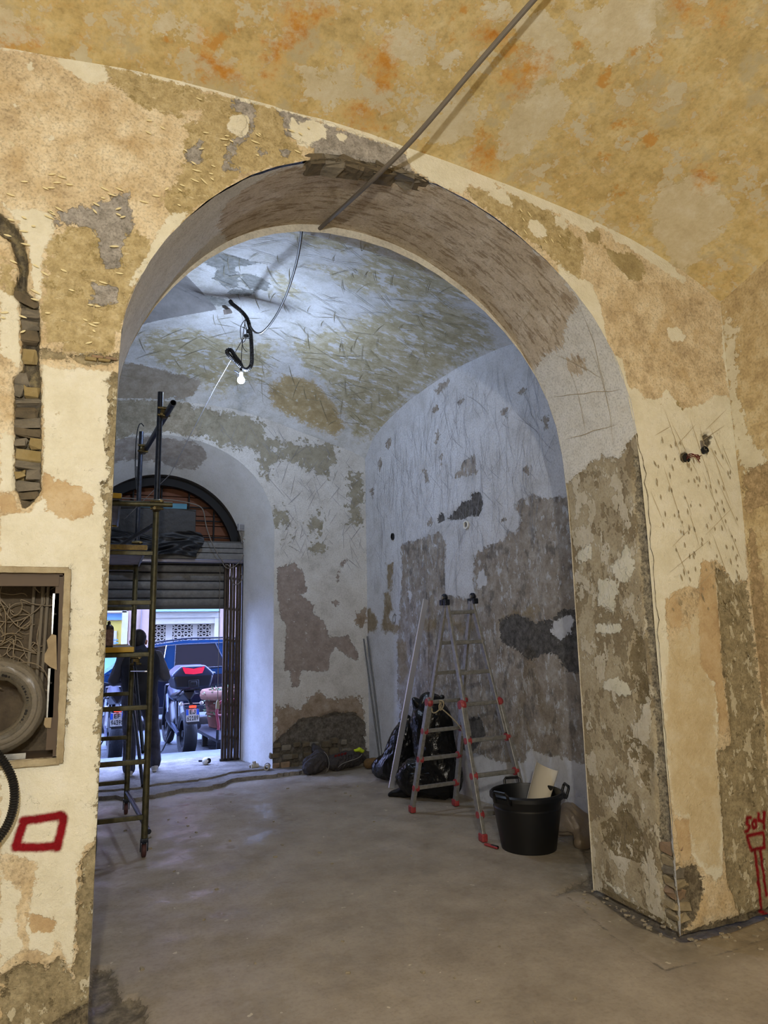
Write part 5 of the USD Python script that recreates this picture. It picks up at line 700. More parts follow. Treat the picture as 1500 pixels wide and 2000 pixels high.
def deck(nm, label, x0, x1, y0, y1, z, m_end, th=.04):
    t = thing('scaffold_plank', label, 'plank'); obj('board', rbox(x1 - x0, y1 - y0, .018, .004, ((x0 + x1) / 2, (y0 + y1) / 2, z)), MT['ply'], t)
    for y in (y0 - .006, y1 + .006): obj('end_rail', rbox(x1 - x0 + .01, .022, th, .003, ((x0 + x1) / 2, y, z - .004)), m_end, t, 'coloured end rail')
    for x in (x0, x1): obj('edge', rbox(.018, y1 - y0, th * .8, .003, (x, (y0 + y1) / 2, z - .004)), MT['alu'], t)
deck('a', 'low yellow-ended plank at head height on the scaffold', -.50, .20, AY - .05, BY + .06, 1.535, MT['yellow'])
deck('b', 'brown-ended grey deck in the middle of the scaffold', -.52, .27, AY - .03, BY + .05, 2.325, MT['plank_end'])
deck('c', 'topmost yellow-ended plank of the scaffold', -.52, .06, AY - .1, BY + .06, 2.72, MT['yellow'])
sp = thing('spray_bottle', 'dark bottle standing on the low yellow scaffold plank', 'bottle', (.02, 5.85, 1.545))
obj('bottle', lathe([(0, 0), (.034, 0), (.036, .006), (.036, .15), (.03, .165), (.016, .178), (0, .178)], 28), mat('bottle_dark', L(40,26,30), .35), sp); obj('cap', lathe([(0, .178), (.012, .178), (.012, .195), (.006, .205), (0, .205)], 18), MT['black'], sp); obj('label', lathe([(.0365, .02), (.0367, .02), (.0367, .14), (.0365, .14)], 28), mat('bottle_label', L(66,40,44), .5, noise=(70, L(140,110,110), .3)), sp, 'worn printed label')

# ---- rolling shutter, box, folding gate, boarding of the arch
sh = thing('roller_shutter', 'half-raised grey roller shutter in the street doorway', 'shutter')
zs = [1.985, 2.09, 2.20, 2.31, 2.42, 2.52, 2.62]
for i in range(len(zs) - 1):
    h = zs[i + 1] - zs[i]; prof = [(0, 0), (.022, .004), (.026, h * .2), (.03, h * .5), (.026, h * .85), (.012, h - .006), (0, h - .004)]
    poly = [(-.43, z) for z in (0,)]; n = len(prof); V = []; 
    for x in (-.43, 1.44): V += [(x, 9.25 - d, zs[i] + z) for d, z in prof]
    F = [f for k in range(n - 1) for f in ((k, n + k, n + k + 1), (k, n + k + 1, k + 1))]; obj('slat', trimesh.Trimesh(V, F, process=False), MT['shutter'], sh)
    obj('hinge_line', box(1.87, .012, .010, (.505, 9.243, zs[i + 1] - .001)), MT['iron'], sh, 'dark joint between two slats')
obj('bottom_bar', rbox(1.87, .05, .045, .006, (.505, 9.25, 1.972)), MT['shutter_dark'], sh)
bx = thing('shutter_box', 'ridged grey shutter housing across the doorway, over the slats', 'shutter box')
for z0, z1, y in ((2.555, 2.65, 9.035), (2.655, 2.715, 9.045), (2.72, 2.79, 9.05)): obj('panel', rbox(2.04, .06, z1 - z0, .006, (.60, y, (z0 + z1) / 2)), MT['shutter'], bx)
obj('lower_lip', rbox(2.03, .10, .05, .008, (.60, 9.03, 2.545)), mat('lip_blue_grey', L(92,94,112), .3, .6), bx); obj('lid', box(1.98, .34, .02, (.6, 9.21, 2.80)), MT['shutter_dark'], bx); obj('axle', pole((-.4, 9.3, 2.68), (1.6, 9.3, 2.68), .09), MT['shutter_dark'], bx)
gt = thing('folding_gate', 'folded brown iron lattice gate at the right of the doorway', 'gate')
for i, x in enumerate((1.405, 1.447, 1.487, 1.530, 1.572, 1.612)):
    y = 9.16 + .02 * (i % 2); obj('bar', cat(rbox(.030, .05, 2.55, .003, (x + .012 * (1 - i / 5), y, 1.325))), MT['gate'], gt)
for z in (.35, .75, 1.15, 1.55, 1.95, 2.35):
    for i in range(5): obj('link', bar((1.415 + .041 * i, 9.15, z - .07), (1.45 + .041 * i, 9.15, z + .07 if i % 2 else z + .05), .006, .02, up=(0, 1, 0)), MT['gate'], gt)
obj('track', rbox(.24, .06, .03, .004, (1.51, 9.17, .07)), MT['iron'], gt)
fan = thing('fanlight_boarding', 'brown wooden boards closing the arch above the shutter box', 'boarding')
zb = [2.79, 2.93, 3.06, 3.19, 3.31, 3.44, 3.55, 3.68]
for i in range(7): obj('board', rbox(2.14, .03, zb[i + 1] - zb[i] - .008, .004, (.6, 9.45, (zb[i] + zb[i + 1]) / 2)), MT['orange'], fan)
obj('backing', box(2.3, .02, 1.2, (.6, 9.49, 3.25)), MT['iron'], fan, 'dark backing sheet')
ia = np.array(inner[1:-1]); io = np.c_[(ia[:, 0] - DC) * .90 + DC, (ia[:, 1] - 2.5) * .90 + 2.5]
rim = sg.Polygon(np.vstack([ia, io[::-1]])); obj('arch_frame', prism(rim, .08, (0, 9.22, 0)), MT['iron'], fan, 'black iron arch frame')
for x in (-.1, .25, .6, .95, 1.28):
    zt = 2.5 + 1.1 * math.sqrt(max(0, 1 - ((x - DC) / 1.0) ** 2)); obj('bar', rbox(.02, .03, zt - 2.76, .003, (x, 9.36, (zt + 2.76) / 2)), MT['iron'], fan)
for z in (2.9, 3.12, 3.3): 
    hw = .98 * math.sqrt(max(0, 1 - ((z - 2.5) / 1.16) ** 2)); obj('bar', rbox(2 * hw, .03, .014, .003, (DC, 9.38, z)), MT['iron'], fan)
# ---- dark sheets lying over the box
obj('dark_panel', rbox(1.0, .03, .40, .004, (.50, 8.985, 3.00), (4, 0, 0)), MT['tarp'], None, 'upright dark navy panel standing on the shutter box', 'panel')
obj('teal_board', rbox(.62, .02, .5, .003, (.59, 9.10, 3.04)), MT['teal'], None, 'teal board whose top shows behind the navy panel', 'board')
u, v = np.meshgrid(np.linspace(0, 1, 46), np.linspace(0, 1, 30), indexing='ij'); x = -.25 + 1.3 * u + .05 * np.sin(v * 5); z = 2.88 - .32 * v * (.55 + .45 * u) + .03 * np.sin(u * 9)
y = 8.93 - .07 * v - .05 * np.abs(np.sin(u * 13 + 4 * v)) ** 2 * v - .11 * (meshkit.fbm(np.c_[u.ravel() * 7, v.ravel() * 5, np.zeros(u.size)], 4, 5).reshape(u.shape) - .3)
V = np.c_[x.ravel(), y.ravel(), z.ravel()]; F = grid_faces(46, 30); V2 = V + (0, .004, 0); sheetm = trimesh.Trimesh(np.vstack([V, V2]), np.vstack([F, F[:, ::-1] + len(V)]), process=False)
obj('plastic_sheet', sheetm, MT['tarp'], None, 'crumpled black plastic sheet draped over the shutter box', 'plastic sheet', smooth=True)
# ---- wiring at the door
obj('door_cable', tube(smooth_path([(.05,8.72,3.26),(.5,8.75,3.27),(.95,8.8,3.24),(1.05,8.82,3.2),(1.10,8.85,3.06),(1.16,8.88,2.86),(1.28,8.9,2.62),(1.36,8.92,2.52)], 50), .007, 7), MT['cable'], None, 'grey cable bent down over the boarding to the shutter box', 'cable')
obj('door_cable', cat(tube(smooth_path([(1.34,8.93,2.53),(1.42,8.92,2.45),(1.52,8.9,2.5),(1.6,8.88,2.62)], 24), .006, 6), tube(smooth_path([(1.38,8.93,2.5),(1.45,8.9,2.38),(1.5,8.9,2.24),(1.55,8.9,2.26),(1.57,8.9,2.38)], 24), .006, 6)), MT['cable'], None, 'loose grey cable loops beside the gate top', 'cable')
jb = thing('junction_box', 'small grey junction box on the arch edge above the gate', 'junction box', (1.565, 8.92, 2.985), 20)
obj('box', rbox(.085, .05, .09, .008), mat('box_grey', L(150,150,152), .5), jb); obj('lid', rbox(.06, .012, .06, .004, (0, -.03, 0)), mat('box_lid', L(120,120,122), .4), jb); obj('tails', cat(tube(smooth_path([(0, 0, -.045), (.02, -.01, -.1), (.01, -.02, -.15), (.04, 0, -.2)], 16), .006, 6), tube(smooth_path([(.02, 0, -.045), (.0, -.01, -.12), (.05, -.02, -.16)], 16), .005, 6)), MT['cable'], jb)
pc = thing('pull_cord', 'pull cord with a pale weight hanging beside the gate', 'pull cord', (1.375, 9.12, 0)); obj('cord', cat(pole((-.03, 0, .80), (-.035, 0, 2.52), .0045, 6)), MT['cable'], pc); obj('weight', lathe([(0, .70), (.022, .70), (.026, .72), (.022, .78), (.008, .81), (0, .81)], 14).apply_translation((-.03, 0, 0)), MT['rope'], pc)

# ---- electrical niche in the left wall
nb = thing('niche', 'recessed open electrical niche in the cream wall', 'niche', kind='structure')
m_nb = mat('niche_back', L(92,80,62), .95, noise=(9, L(58,48,38), .7), bump=(12, .03)); m_nf = mat('niche_frame', L(84,70,56), .7, .2); m_lip = mat('niche_lip', L(176,164,136), .9, noise=(12, L(140,126,98), .5), bump=(24, .01))
obj('back', box(.98, .02, .78, (-.635, 3.37, 1.535)), m_nb, nb)
for b in (box(.98, .24, .012, (-.635, 3.28, 1.90)), box(.98, .24, .012, (-.635, 3.28, 1.168)), box(.012, .24, .75, (-.170, 3.28, 1.535)), box(.012, .24, .75, (-1.1, 3.28, 1.535))): obj('side', b, m_nf, nb)
obj('frame', cat(bar((-1.1, 3.175, 1.872), (-.19, 3.175, 1.872), .03, .045), bar((-.187, 3.175, 1.2), (-.187, 3.175, 1.89), .02, .03)), m_nf, nb, 'brown metal frame')
for a, b in (((-1.1, 3.150, 1.915), (-.155, 3.150, 1.915)), ((-.158, 3.150, 1.92), (-.148, 3.150, 1.15)), ((-1.1, 3.152, 1.158), (-.15, 3.150, 1.158))): obj('plaster_lip', rough_up(trimesh.Trimesh(*trimesh.remesh.subdivide_to_size(bar(a, b, .022, .026).vertices, bar(a, b, .022, .026).faces, .03)), .006, 26, 3), m_lip, nb)
for a, b in (((-.374, 3.172, 1.882), (-.258, 3.172, 1.882)), ((-.199, 3.168, 1.82), (-.192, 3.168, 1.54)), ((-.199, 3.168, 1.518), (-.195, 3.168, 1.325)), ((-.44, 3.165, 1.184), (-.272, 3.165, 1.184))):
    gs = obj('galvanised_strip', bar(a, b, .024, .006, up=(0, 1, 0)) if abs(a[2] - b[2]) > .1 else bar(a, b, .006, .024, up=(0, 0, 1)), MT['galv'], nb); obj('screw', moved(lathe([(0, 0), (.005, 0), (.003, .004), (0, .004)], 10), ((a[0] * .6 + b[0] * .4), a[1] - .004, a[2] * .7 + b[2] * .3), (90, 0, 0)), MT['iron'], gs)
for pts in ([(-.205,1.655),(-.188,1.65),(-.178,1.51),(-.205,1.525),(-.226,1.545),(-.227,1.575),(-.215,1.60),(-.222,1.63)], [(-.212,1.326),(-.187,1.326),(-.188,1.285),(-.206,1.288),(-.214,1.3)]):
    obj('torn_card', prism(pts, .004, (0, 3.155, 0)), MT['card'], nb, 'torn scrap of beige card')
wt = thing('wire_tangle', 'tangle of stripped thin wires in the electrical niche', 'wires', (0, 0, 0)); rng = np.random.default_rng(9); ws = []
for i in range(64):
    x, z = rng.uniform(-.62, -.24), rng.uniform(1.5, 1.86); p = [np.array((x, 3.32 + rng.uniform(-.03, .03), z))]; d = rng.normal(0, 1, 3) * (1, .3, 1)
    for k in range(4): d = d * .6 + rng.normal(0, 1, 3) * (1, .3, 1) * .7; p.append(np.clip(p[-1] + d * .045, (-1.0, 3.22, 1.42), (-.21, 3.345, 1.87)))
    ws.append(tube(smooth_path(p, 22), .0023, 5, caps=False))
obj('wires', cat(*ws), mat('wire_dusty', L(126,112,90), .7), wt, kind='stuff')
for i, x in enumerate((-.30, -.265, -.245)): obj('conduit', pole((x, 3.345, 1.4), (x + .004, 3.345, 1.885), .007, 8), mat('conduit_dusty', L(112,102,86), .7) if i == 0 else '/World/Looks/conduit_dusty', wt)
cl = thing('conduit_coil', 'coil of conduit wrapped in clear film in the electrical niche', 'coil', (-.40, 3.215, 1.378))
def torus(R, r, sq=1.0, seed=0, amp=0.0, n=64, k=22):
    a, b = np.meshgrid(np.linspace(0, 2 * np.pi, n, endpoint=False), np.linspace(0, 2 * np.pi, k, endpoint=False), indexing='ij'); q = meshkit.fbm(np.c_[np.cos(a).ravel() * 4, np.sin(a).ravel() * 4, b.ravel()], 4, seed).reshape(a.shape)
    rr = r + amp * (q - .5); X, Z, Y = (R + rr * np.cos(b)) * np.cos(a), (R + rr * np.cos(b)) * np.sin(a) * sq, rr * np.sin(b) * .8
    i, j = np.meshgrid(np.arange(n), np.arange(k), indexing='ij'); id_ = lambda i, j: ((i % n) * k + j % k).ravel(); return np.c_[X.ravel(), Y.ravel(), Z.ravel()], np.vstack([np.c_[id_(i, j), id_(i + 1, j), id_(i + 1, j + 1)], np.c_[id_(i, j), id_(i + 1, j + 1), id_(i, j + 1)]])
for i, (R, y) in enumerate(((.125, -.02), (.145, -.02), (.165, -.01), (.125, .01), (.147, .012))):
    a = np.linspace(0, 2 * np.pi, 240, endpoint=False); obj('conduit_turn', tube(np.c_[R * np.cos(a), np.full(240, y), R * np.sin(a)], .0105 + .0012 * np.sin(np.arange(240) * 1.6), 8, closed=True), MT['cable_b'] if i == 0 else MT['cable'], cl)
obj('wrapping', torus(.145, .044, 1.0, 4, .022), m_film, cl, 'crinkled clear plastic wrapping', smooth=True)
obj('corrugated_hose', tube(smooth_path([(-.47,3.2,1.23),(-.40,3.12,1.235),(-.352,3.085,1.197),(-.314,3.08,1.138),(-.294,3.08,1.044),(-.311,3.085,.955),(-.345,3.09,.90),(-.42,3.1,.84),(-.5,3.12,.82)], 300), .0155 + .0022 * np.sin(np.arange(300) * 1.57), 10), MT['cable_b'], None, 'black corrugated hose hanging out of the electrical niche', 'hose')
# ================================================================ the person in the doorway
def skin_body(bones, edge=.022, it=10):
    s = {}
    def sph(p, r): return manifold3d.Manifold.sphere(r, 22).translate(tuple(map(float, p)))
    ms = [manifold3d.Manifold.batch_hull([sph(p, r) for p, r in b]) for b in bones]
    m = tm(manifold3d.Manifold.batch_boolean(ms, manifold3d.OpType.Add).refine_to_length(edge)); m.merge_vertices(); trimesh.smoothing.filter_taubin(m, iterations=it); return m
pe = thing('person', 'person in dark vest and jeans standing in the doorway, back to the room, head bowed', 'person', (.40, 8.80, .065))
J = dict(hipL=(-.09,.0,.90), hipR=(.10,.03,.90), kneeL=(-.095,-.02,.48), kneeR=(.165,.09,.48), ankL=(-.09,-.07,.085), ankR=(.20,.10,.085), toeL=(-.11,.09,.035), toeR=(.22,.27,.035), pel=(.0,.01,.95), waist=(-.005,.01,1.08), chest=(-.005,.0,1.26), shL=(-.185,.02,1.39), shR=(.175,.03,1.38), elL=(-.29,.05,1.10), elR=(.285,.07,1.12), wrL=(-.11,.28,1.10), wrR=(.09,.29,1.12), neck=(-.015,.03,1.44), head=(-.035,.085,1.57))
J = {k: np.array(v) * (1, 1, .955) for k, v in J.items()}
m_skin = mat('skin', L(172,124,98), .55); m_hair = mat('hair_dark', L(24,20,20), .7, bump=(80, .004)); m_vest = mat('vest_black', L(20,21,30), .8, bump=(14, .012)); m_sleeve = mat('sleeve_grey', L(74,74,86), .85, bump=(18, .01)); m_jean = mat('jeans_dark', L(36,35,44), .85, noise=(9, L(66,66,82), .5), bump=(12, .012)); m_shoe = mat('shoe_grey', L(176,172,168), .7)
X = np.array
# the whole body is one continuous skin; the clothes follow it
fing = []
def hand(w, d, side):
    out = []; palm = w + d * .07; out.append([(w, .027), (palm + X((0, 0, .0)), .026)]); sd = X((side, 0, 0))
    for i in range(4):
        base = palm + sd * (-.024 + .016 * i) + d * .012; L0 = (.036, .042, .039, .03)[i]; tip = base + d * L0 + X((0, 0, -.012)); out += [[(palm + sd * (-.02 + .013 * i), .012), (base, .0095)], [(base, .0095), (tip, .0088)], [(tip, .0088), (tip + X((0, 0, -.024)) + d * .006, .008)]]
    th = w + d * .03 + sd * -.03 + X((0, 0, .01)); out += [[(w + d * .015, .015), (th, .0115)], [(th, .0115), (th + d * .035 + X((0, 0, .012)), .0095)]]; return out
dl, dr = X((.75, .5, .12)), X((-.75, .5, .12)); dl, dr = dl / np.linalg.norm(dl), dr / np.linalg.norm(dr)
bones = [[(J['neck'] - (0, .01, .05), .066), (J['neck'] + (0, .015, .03), .058), (J['head'] - (0, -.0, .07), .062)], [(J['head'] + (0, -.02, .03), .088), (J['head'] + (0, .03, .02), .084), (J['head'] + (0, .045, -.055), .060)],
         [(J['head'] + (0, .115, -.02), .014), (J['head'] + (0, .10, .01), .012), (J['head'] + (0, .12, -.035), .015)], [(J['head'] + (-.087, .015, -.005), .018), (J['head'] + (-.085, .02, -.035), .013)], [(J['head'] + (.087, .015, -.005), .018), (J['head'] + (.085, .02, -.035), .013)],
         [(J['pel'] + (-.07, 0, 0), .115), (J['pel'] + (.07, 0, 0), .115), (J['waist'] + (-.06, 0, 0), .105), (J['waist'] + (.06, 0, 0), .105)], [(J['waist'] + (-.06, 0, 0), .105), (J['waist'] + (.06, 0, 0), .105), (J['chest'] + (-.085, 0, 0), .112), (J['chest'] + (.085, 0, 0), .112)], [(J['chest'] + (-.085, 0, 0), .112), (J['chest'] + (.085, 0, 0), .112), (J['shL'], .062), (J['shR'], .062), (J['neck'], .062)],
         [(J['shL'], .06), (J['elL'], .043)], [(J['shR'], .06), (J['elR'], .043)], [(J['elL'], .043), (J['wrL'], .028)], [(J['elR'], .043), (J['wrR'], .028)],
         [(J['hipL'], .095), (J['kneeL'], .058)], [(J['hipR'], .095), (J['kneeR'], .058)], [(J['kneeL'], .058), (J['ankL'], .04)], [(J['kneeR'], .058), (J['ankR'], .04)], [(J['ankL'], .04), (J['toeL'], .03)], [(J['ankR'], .04), (J['toeR'], .03)]]
bones += hand(J['wrL'], dl, 1) + hand(J['wrR'], dr, -1)
body = skin_body(bones, .012, 8); obj('body', body, m_skin, pe)
obj('hair', skin_body([[(J['head'] + (0, -.035, .045), .088), (J['head'] + (0, .01, .06), .080), (J['head'] + (0, -.055, -.015), .070)]], .016), m_hair, pe, 'short dark hair')
for s in (-1, 1): obj('eye', trimesh.creation.icosphere(2, .011).apply_translation(J['head'] + (s * .032, .108, .005)), MT['white'], pe)
obj('mouth', rbox(.042, .01, .008, .003, J['head'] + (0, .104, -.068)), mat('lips', L(140,84,74), .6), pe)
vest = skin_body([[(J['pel'] + (-.075, .0, -.10), .118), (J['pel'] + (.075, .01, -.10), .118), (J['waist'] + (-.08, 0, 0), .122), (J['waist'] + (.08, 0, 0), .122)], [(J['waist'] + (-.08, 0, 0), .122), (J['waist'] + (.08, 0, 0), .122), (J['chest'] + (-.10, 0, .02), .125), (J['chest'] + (.10, 0, .02), .125)], [(J['chest'] + (-.10, 0, .02), .125), (J['chest'] + (.10, 0, .02), .125), (J['shL'] + (.03, 0, .012), .068), (J['shR'] + (-.03, 0, .012), .068), (J['neck'] + (0, -.005, -.0), .075)]], .02)
obj('vest', rough_up(vest, .012, 7, 2), m_vest, pe, 'black padded vest'); obj('collar', skin_body([[(J['neck'] + (-.03, -.02, .0), .06), (J['neck'] + (.03, -.02, .0), .06), (J['neck'] + (0, .0, .045), .062)]], .015), mat('collar_navy', L(34,38,56), .8), pe, 'navy collar')
for a, b, c in (('shL', 'elL', 'wrL'), ('shR', 'elR', 'wrR')): obj('sleeve', rough_up(skin_body([[(J[a] + (0, 0, .0), .074), (J[b], .062)], [(J[b], .062), (mix(J[b], J[c], .9), .042)]], .018), .012, 12, 4), m_sleeve, pe, 'grey knitted sleeve')
tr = skin_body([[(J['pel'] + (-.07, 0, -.02), .122), (J['pel'] + (.07, .01, -.02), .122), (J['hipL'], .10), (J['hipR'], .10)], [(J['hipL'] + (0, 0, -.02), .108), (J['kneeL'], .078)], [(J['hipR'] + (0, 0, -.02), .108), (J['kneeR'], .078)], [(J['kneeL'], .078), (J['ankL'] + (0, 0, .05), .066), (J['ankL'] + (0, -.02, -.0), .066)], [(J['kneeR'], .078), (J['ankR'] + (0, 0, .05), .066), (J['ankR'] + (0, -.02, .0), .066)]], .02)
obj('trousers', rough_up(tr, .016, 9, 6), m_jean, pe, 'dark baggy jeans')
for a, t in (('ankL', 'toeL'), ('ankR', 'toeR')):
    o = J[a] * (1, 1, 0); o2 = J[t] * (1, 1, 0); d = (o2 - o) / np.linalg.norm(o2 - o)
    s = skin_body([[(o - d * .04 + (0, 0, .055), .045), (o + d * .06 + (0, 0, .06), .045)], [(o - d * .055 + (0, 0, .035), .036), (o2 + d * .02 + (0, 0, .035), .036)], [(o2 + (0, 0, .045), .042), (o2 - d * .08 + (0, 0, .06), .042)]], .015, 6); s.vertices[:, 2] = np.maximum(s.vertices[:, 2], .012)
    sp = obj('shoe', s, m_shoe, pe, 'pale grey trainer'); sole = skin_body([[(o - d * .06 + (0, 0, .018), .03), (o2 + d * .03 + (0, 0, .018), .034)]], .015, 3); sole.vertices[:, 2] = np.clip(sole.vertices[:, 2], 0, .024); obj('sole', sole, MT['white'], sp)
ph = obj('mobile_phone', rbox(.15, .075, .009, .006, (.39, 9.17, 1.15), (35, 0, 0)), MT['black'], None, 'dark phone held in both hands by the bowed person', 'phone')

# ================================================================ the street
m_side = mat('sidewalk_stone', L(108,112,120), .8, noise=(5, L(92,96,104), .4), bump=(60, .004)); m_road = mat('road_cobble', L(66,68,72), .75, noise=(9, L(48,50,54), .6), bump=(22, .02)); m_road2 = mat('road_asphalt', L(96,100,106), .8, noise=(30, L(84,88,94), .5))
obj('floor', box(30, .80, .3, (3, 10.0, -.14)), m_side, None, 'pale stone sidewalk outside the doorway', 'sidewalk', kind='structure')
obj('floor', cat(box(30, 1.7, .2, (3, 11.25, -.22))), m_road, None, 'dark paved parking strip under the motorcycles', 'street', kind='structure')
obj('floor', box(30, 6.6, .2, (3, 15.4, -.222)), m_road2, None, 'pale street surface beyond the motorcycles', 'street', kind='structure')
# ---- motorcycles; local x points forward, the rear wheel touches the ground at the origin
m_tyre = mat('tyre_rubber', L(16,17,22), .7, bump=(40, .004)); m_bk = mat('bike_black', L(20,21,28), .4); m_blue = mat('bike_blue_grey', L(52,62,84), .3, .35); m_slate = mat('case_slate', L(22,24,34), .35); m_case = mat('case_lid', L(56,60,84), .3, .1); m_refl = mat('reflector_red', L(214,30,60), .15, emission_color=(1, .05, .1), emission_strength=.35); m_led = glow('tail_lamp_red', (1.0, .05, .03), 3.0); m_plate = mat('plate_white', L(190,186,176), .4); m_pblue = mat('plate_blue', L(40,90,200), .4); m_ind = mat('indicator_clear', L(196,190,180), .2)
def wheel(at, R, w, t, tyre_name='tyre'):
    ty = lathe([(R * .70, -w * .42), (R * .80, -w * .5), (R * .90, -w * .48), (R * .97, -w * .30), (R, -w * .08), (R, w * .08), (R * .97, w * .30), (R * .90, w * .48), (R * .80, w * .5), (R * .70, w * .42), (R * .68, 0), (R * .70, -w * .42)], 48); ty.apply_transform(trimesh.transformations.rotation_matrix(math.pi / 2, (1, 0, 0))); ty.apply_translation(at)
    wp = obj('wheel', ty, m_tyre, t, 'black tyred wheel'); rim = lathe([(R * .60, -w * .36), (R * .70, -w * .40), (R * .70, w * .40), (R * .60, w * .36), (R * .60, -w * .36)], 40); hub = lathe([(0, -w * .35), (.05, -w * .35), (.05, w * .35), (0, w * .35)], 18); parts = [rim, hub] + [moved(rbox(R * .62, .03, .03, .008, (R * .34, 0, 0)), (0, 0, 0)).apply_transform(trimesh.transformations.rotation_matrix(k * math.pi * 2 / 5, (0, 0, 1))) for k in range(5)]
    r = cat(*parts); r.apply_transform(trimesh.transformations.rotation_matrix(math.pi / 2, (1, 0, 0))); r.apply_translation(at); obj('rim', r, m_bk, wp)
def motorcycle(label, at, rz, two, five, lean=0.0, case=True):
    t = thing('motorcycle', label, 'motorcycle', at, rz); wheel((0, 0, .315), .315, .19, t); wheel((1.40, 0, .30), .30, .12, t)
    hull = lambda pts, name, m, lb=None: obj(name, skin_body([[(X(p), r) for p, r in pts]], .035, 4), m, t, lb)
    hull([((.82,0,.80),.10), ((1.05,.0,.88),.10), ((.72,0,.78),.08), ((1.12,0,.80),.09)], 'fuel_tank', m_blue, 'blue-grey fuel tank')
    hull([((.70,-.06,.80),.05), ((.70,.06,.80),.05), ((.22,-.07,.86),.05), ((.22,.07,.86),.05)], 'seat', m_bk)
    hull([((.28,-.06,.80),.05), ((.28,.06,.80),.05), ((-.08,-.05,.90),.04), ((-.08,.05,.90),.04), ((-.1,0,.82),.03)], 'tail', m_bk)
    hull([((.62,0,.42),.14), ((.88,0,.48),.15), ((.78,0,.62),.12)], 'engine', m_slate)
    hull([((.95,-.1,.62),.04), ((1.08,-.08,.78),.04), ((.80,-.12,.55),.03)], 'fairing', m_blue); hull([((.95,.1,.62),.04), ((1.08,.08,.78),.04), ((.80,.12,.55),.03)], 'fairing', m_blue)
    for s in (-1, 1): obj('fork', pole((1.40, s * .09, .30), (1.14, s * .09, .95), .026, 12), m_bk, t); obj('swingarm', bar((0, s * .12, .315), (.55, s * .11, .40), .04, .06, r=.008), m_blue, t, 'blue-grey swingarm')
    hb = obj('handlebar', tube(smooth_path([(1.02,-.40,1.02),(1.08,-.25,1.05),(1.12,-.08,1.0),(1.12,.08,1.0),(1.08,.25,1.05),(1.02,.40,1.02)], 24), .014, 8), m_bk, t)
    for s in (-1, 1): obj('mirror', cat(pole((1.08, s * .26, 1.05), (1.05, s * .34, 1.20), .007), rbox(.02, .12, .07, .008, (1.04, s * .37, 1.22))), m_bk, hb)
    obj('headlight', rbox(.14, .2, .2, .05, (1.28, 0, .86)), m_bk, t); obj('front_mudguard', tube([(1.40 + .33 * math.cos(a), 0, .30 + .33 * math.sin(a)) for a in np.linspace(.6, 2.4, 12)], .05, 8), m_bk, t)
    obj('exhaust', tube([(.7, -.13, .30), (.4, -.16, .32), (.12, -.18, .40)], [.04, .05, .055], 14), MT['steel'], t); obj('side_stand', tube([(.62, .10, .28), (.55, .24, .02), (.50, .28, .008)], .012, 8), m_bk, t); obj('shock', pole((.28, .08, .42), (.42, .07, .74), .03), m_slate, t)
    pl = obj('plate_holder', cat(bar((-.06, 0, .82), (-.33, 0, .70), .04, .04), rbox(.012, .2, .20, .004, (-.335, 0, .60), (0, 14, 0))), m_bk, t)
    P0 = X((-.349, 0, .605)); Rm = trimesh.transformations.euler_matrix(0, math.radians(14), 0)
    def on_plate(m, dy, dz, dx=0.0): m = m.copy(); m.apply_translation((dx, dy, dz)); m.apply_transform(Rm); m.apply_translation(P0); return m
    obj('number_plate', on_plate(rbox(.006, .178, .178, .003), 0, 0), m_plate, pl, 'white number plate with blue ends')
    [obj('blue_band', on_plate(box(.002, .032, .082, (-.004, 0, 0)), y, .046), m_pblue, pl) for y in (.073, -.073)]
    def txt(s, h, y, z):
        q = meshkit.text_mesh(s, h, .002, True); q.apply_scale((min(1.0, .158 / (q.bounds[1][0] - q.bounds[0][0])), 1, 1)); w = q.bounds[1][0] + q.bounds[0][0]; v = q.vertices.copy(); q.vertices = np.c_[-v[:, 2], -v[:, 0] + w / 2, v[:, 1]]; return on_plate(q, y, z, -.0035)
    obj('lettering', cat(txt(two, .056, 0, .02), txt(five, .058, 0, -.068)), MT['iron'], pl, 'black plate lettering'); obj("dealer_strip", on_plate(box(.006, .15, .03), 0, -.108, .002), m_bk, pl, "dark strip under the plate")
    obj('tail_light', rbox(.03, .10, .035, .008, (-.345, 0, .725)), m_led, t, 'lit red tail light')
    for s in (-1, 1): obj('indicator', cat(pole((-.22, 0, .76), (-.24, s * .12, .76), .008), moved(trimesh.creation.icosphere(2, .03), (-.25, s * .145, .76))), m_ind, t)
    obj('rack', cat(bar((.15, -.08, .93), (-.25, -.08, .95), .02, .015), bar((.15, .08, .93), (-.25, .08, .95), .02, .015), bar((-.2, -.12, .95), (-.2, .12, .95), .03, .015), tube([(-.2, -.12, .95), (.0, -.17, .87), (.2, -.1, .86)], .012, 8), tube([(-.2, .12, .95), (.0, .17, .87), (.2, .1, .86)], .012, 8)), m_bk, t)
    if case:
        c = obj('top_case', skin_body([[(X((x, y, z)), r) for x in (-.30, .05) for y, z, r in ((-.21, 1.02, .05), (.21, 1.02, .05), (-.24, 1.14, .05), (.24, 1.14, .05))]], .04, 3), m_slate, t, 'slate luggage case')
        obj('lid', skin_body([[(X((x, y, z)), r) for x in (-.30, .05) for y, z, r in ((-.25, 1.17, .05), (.25, 1.17, .05), (-.16, 1.26, .04), (.16, 1.26, .04))]], .04, 3), m_case, c, 'blue-grey case lid')
        v_ = [(-.16, 1.285), (-.145, 1.235), (-.12, 1.19), (0, 1.178), (.12, 1.19), (.145, 1.235), (.16, 1.285), (.0, 1.255)]; rf = prism(v_, .02); rf.vertices = np.c_[rf.vertices[:, 1] - .37 - (rf.vertices[:, 2] - 1.18) * -.35, -rf.vertices[:, 0], rf.vertices[:, 2]]; obj('reflector', rf, m_refl, c, 'red chevron reflector')
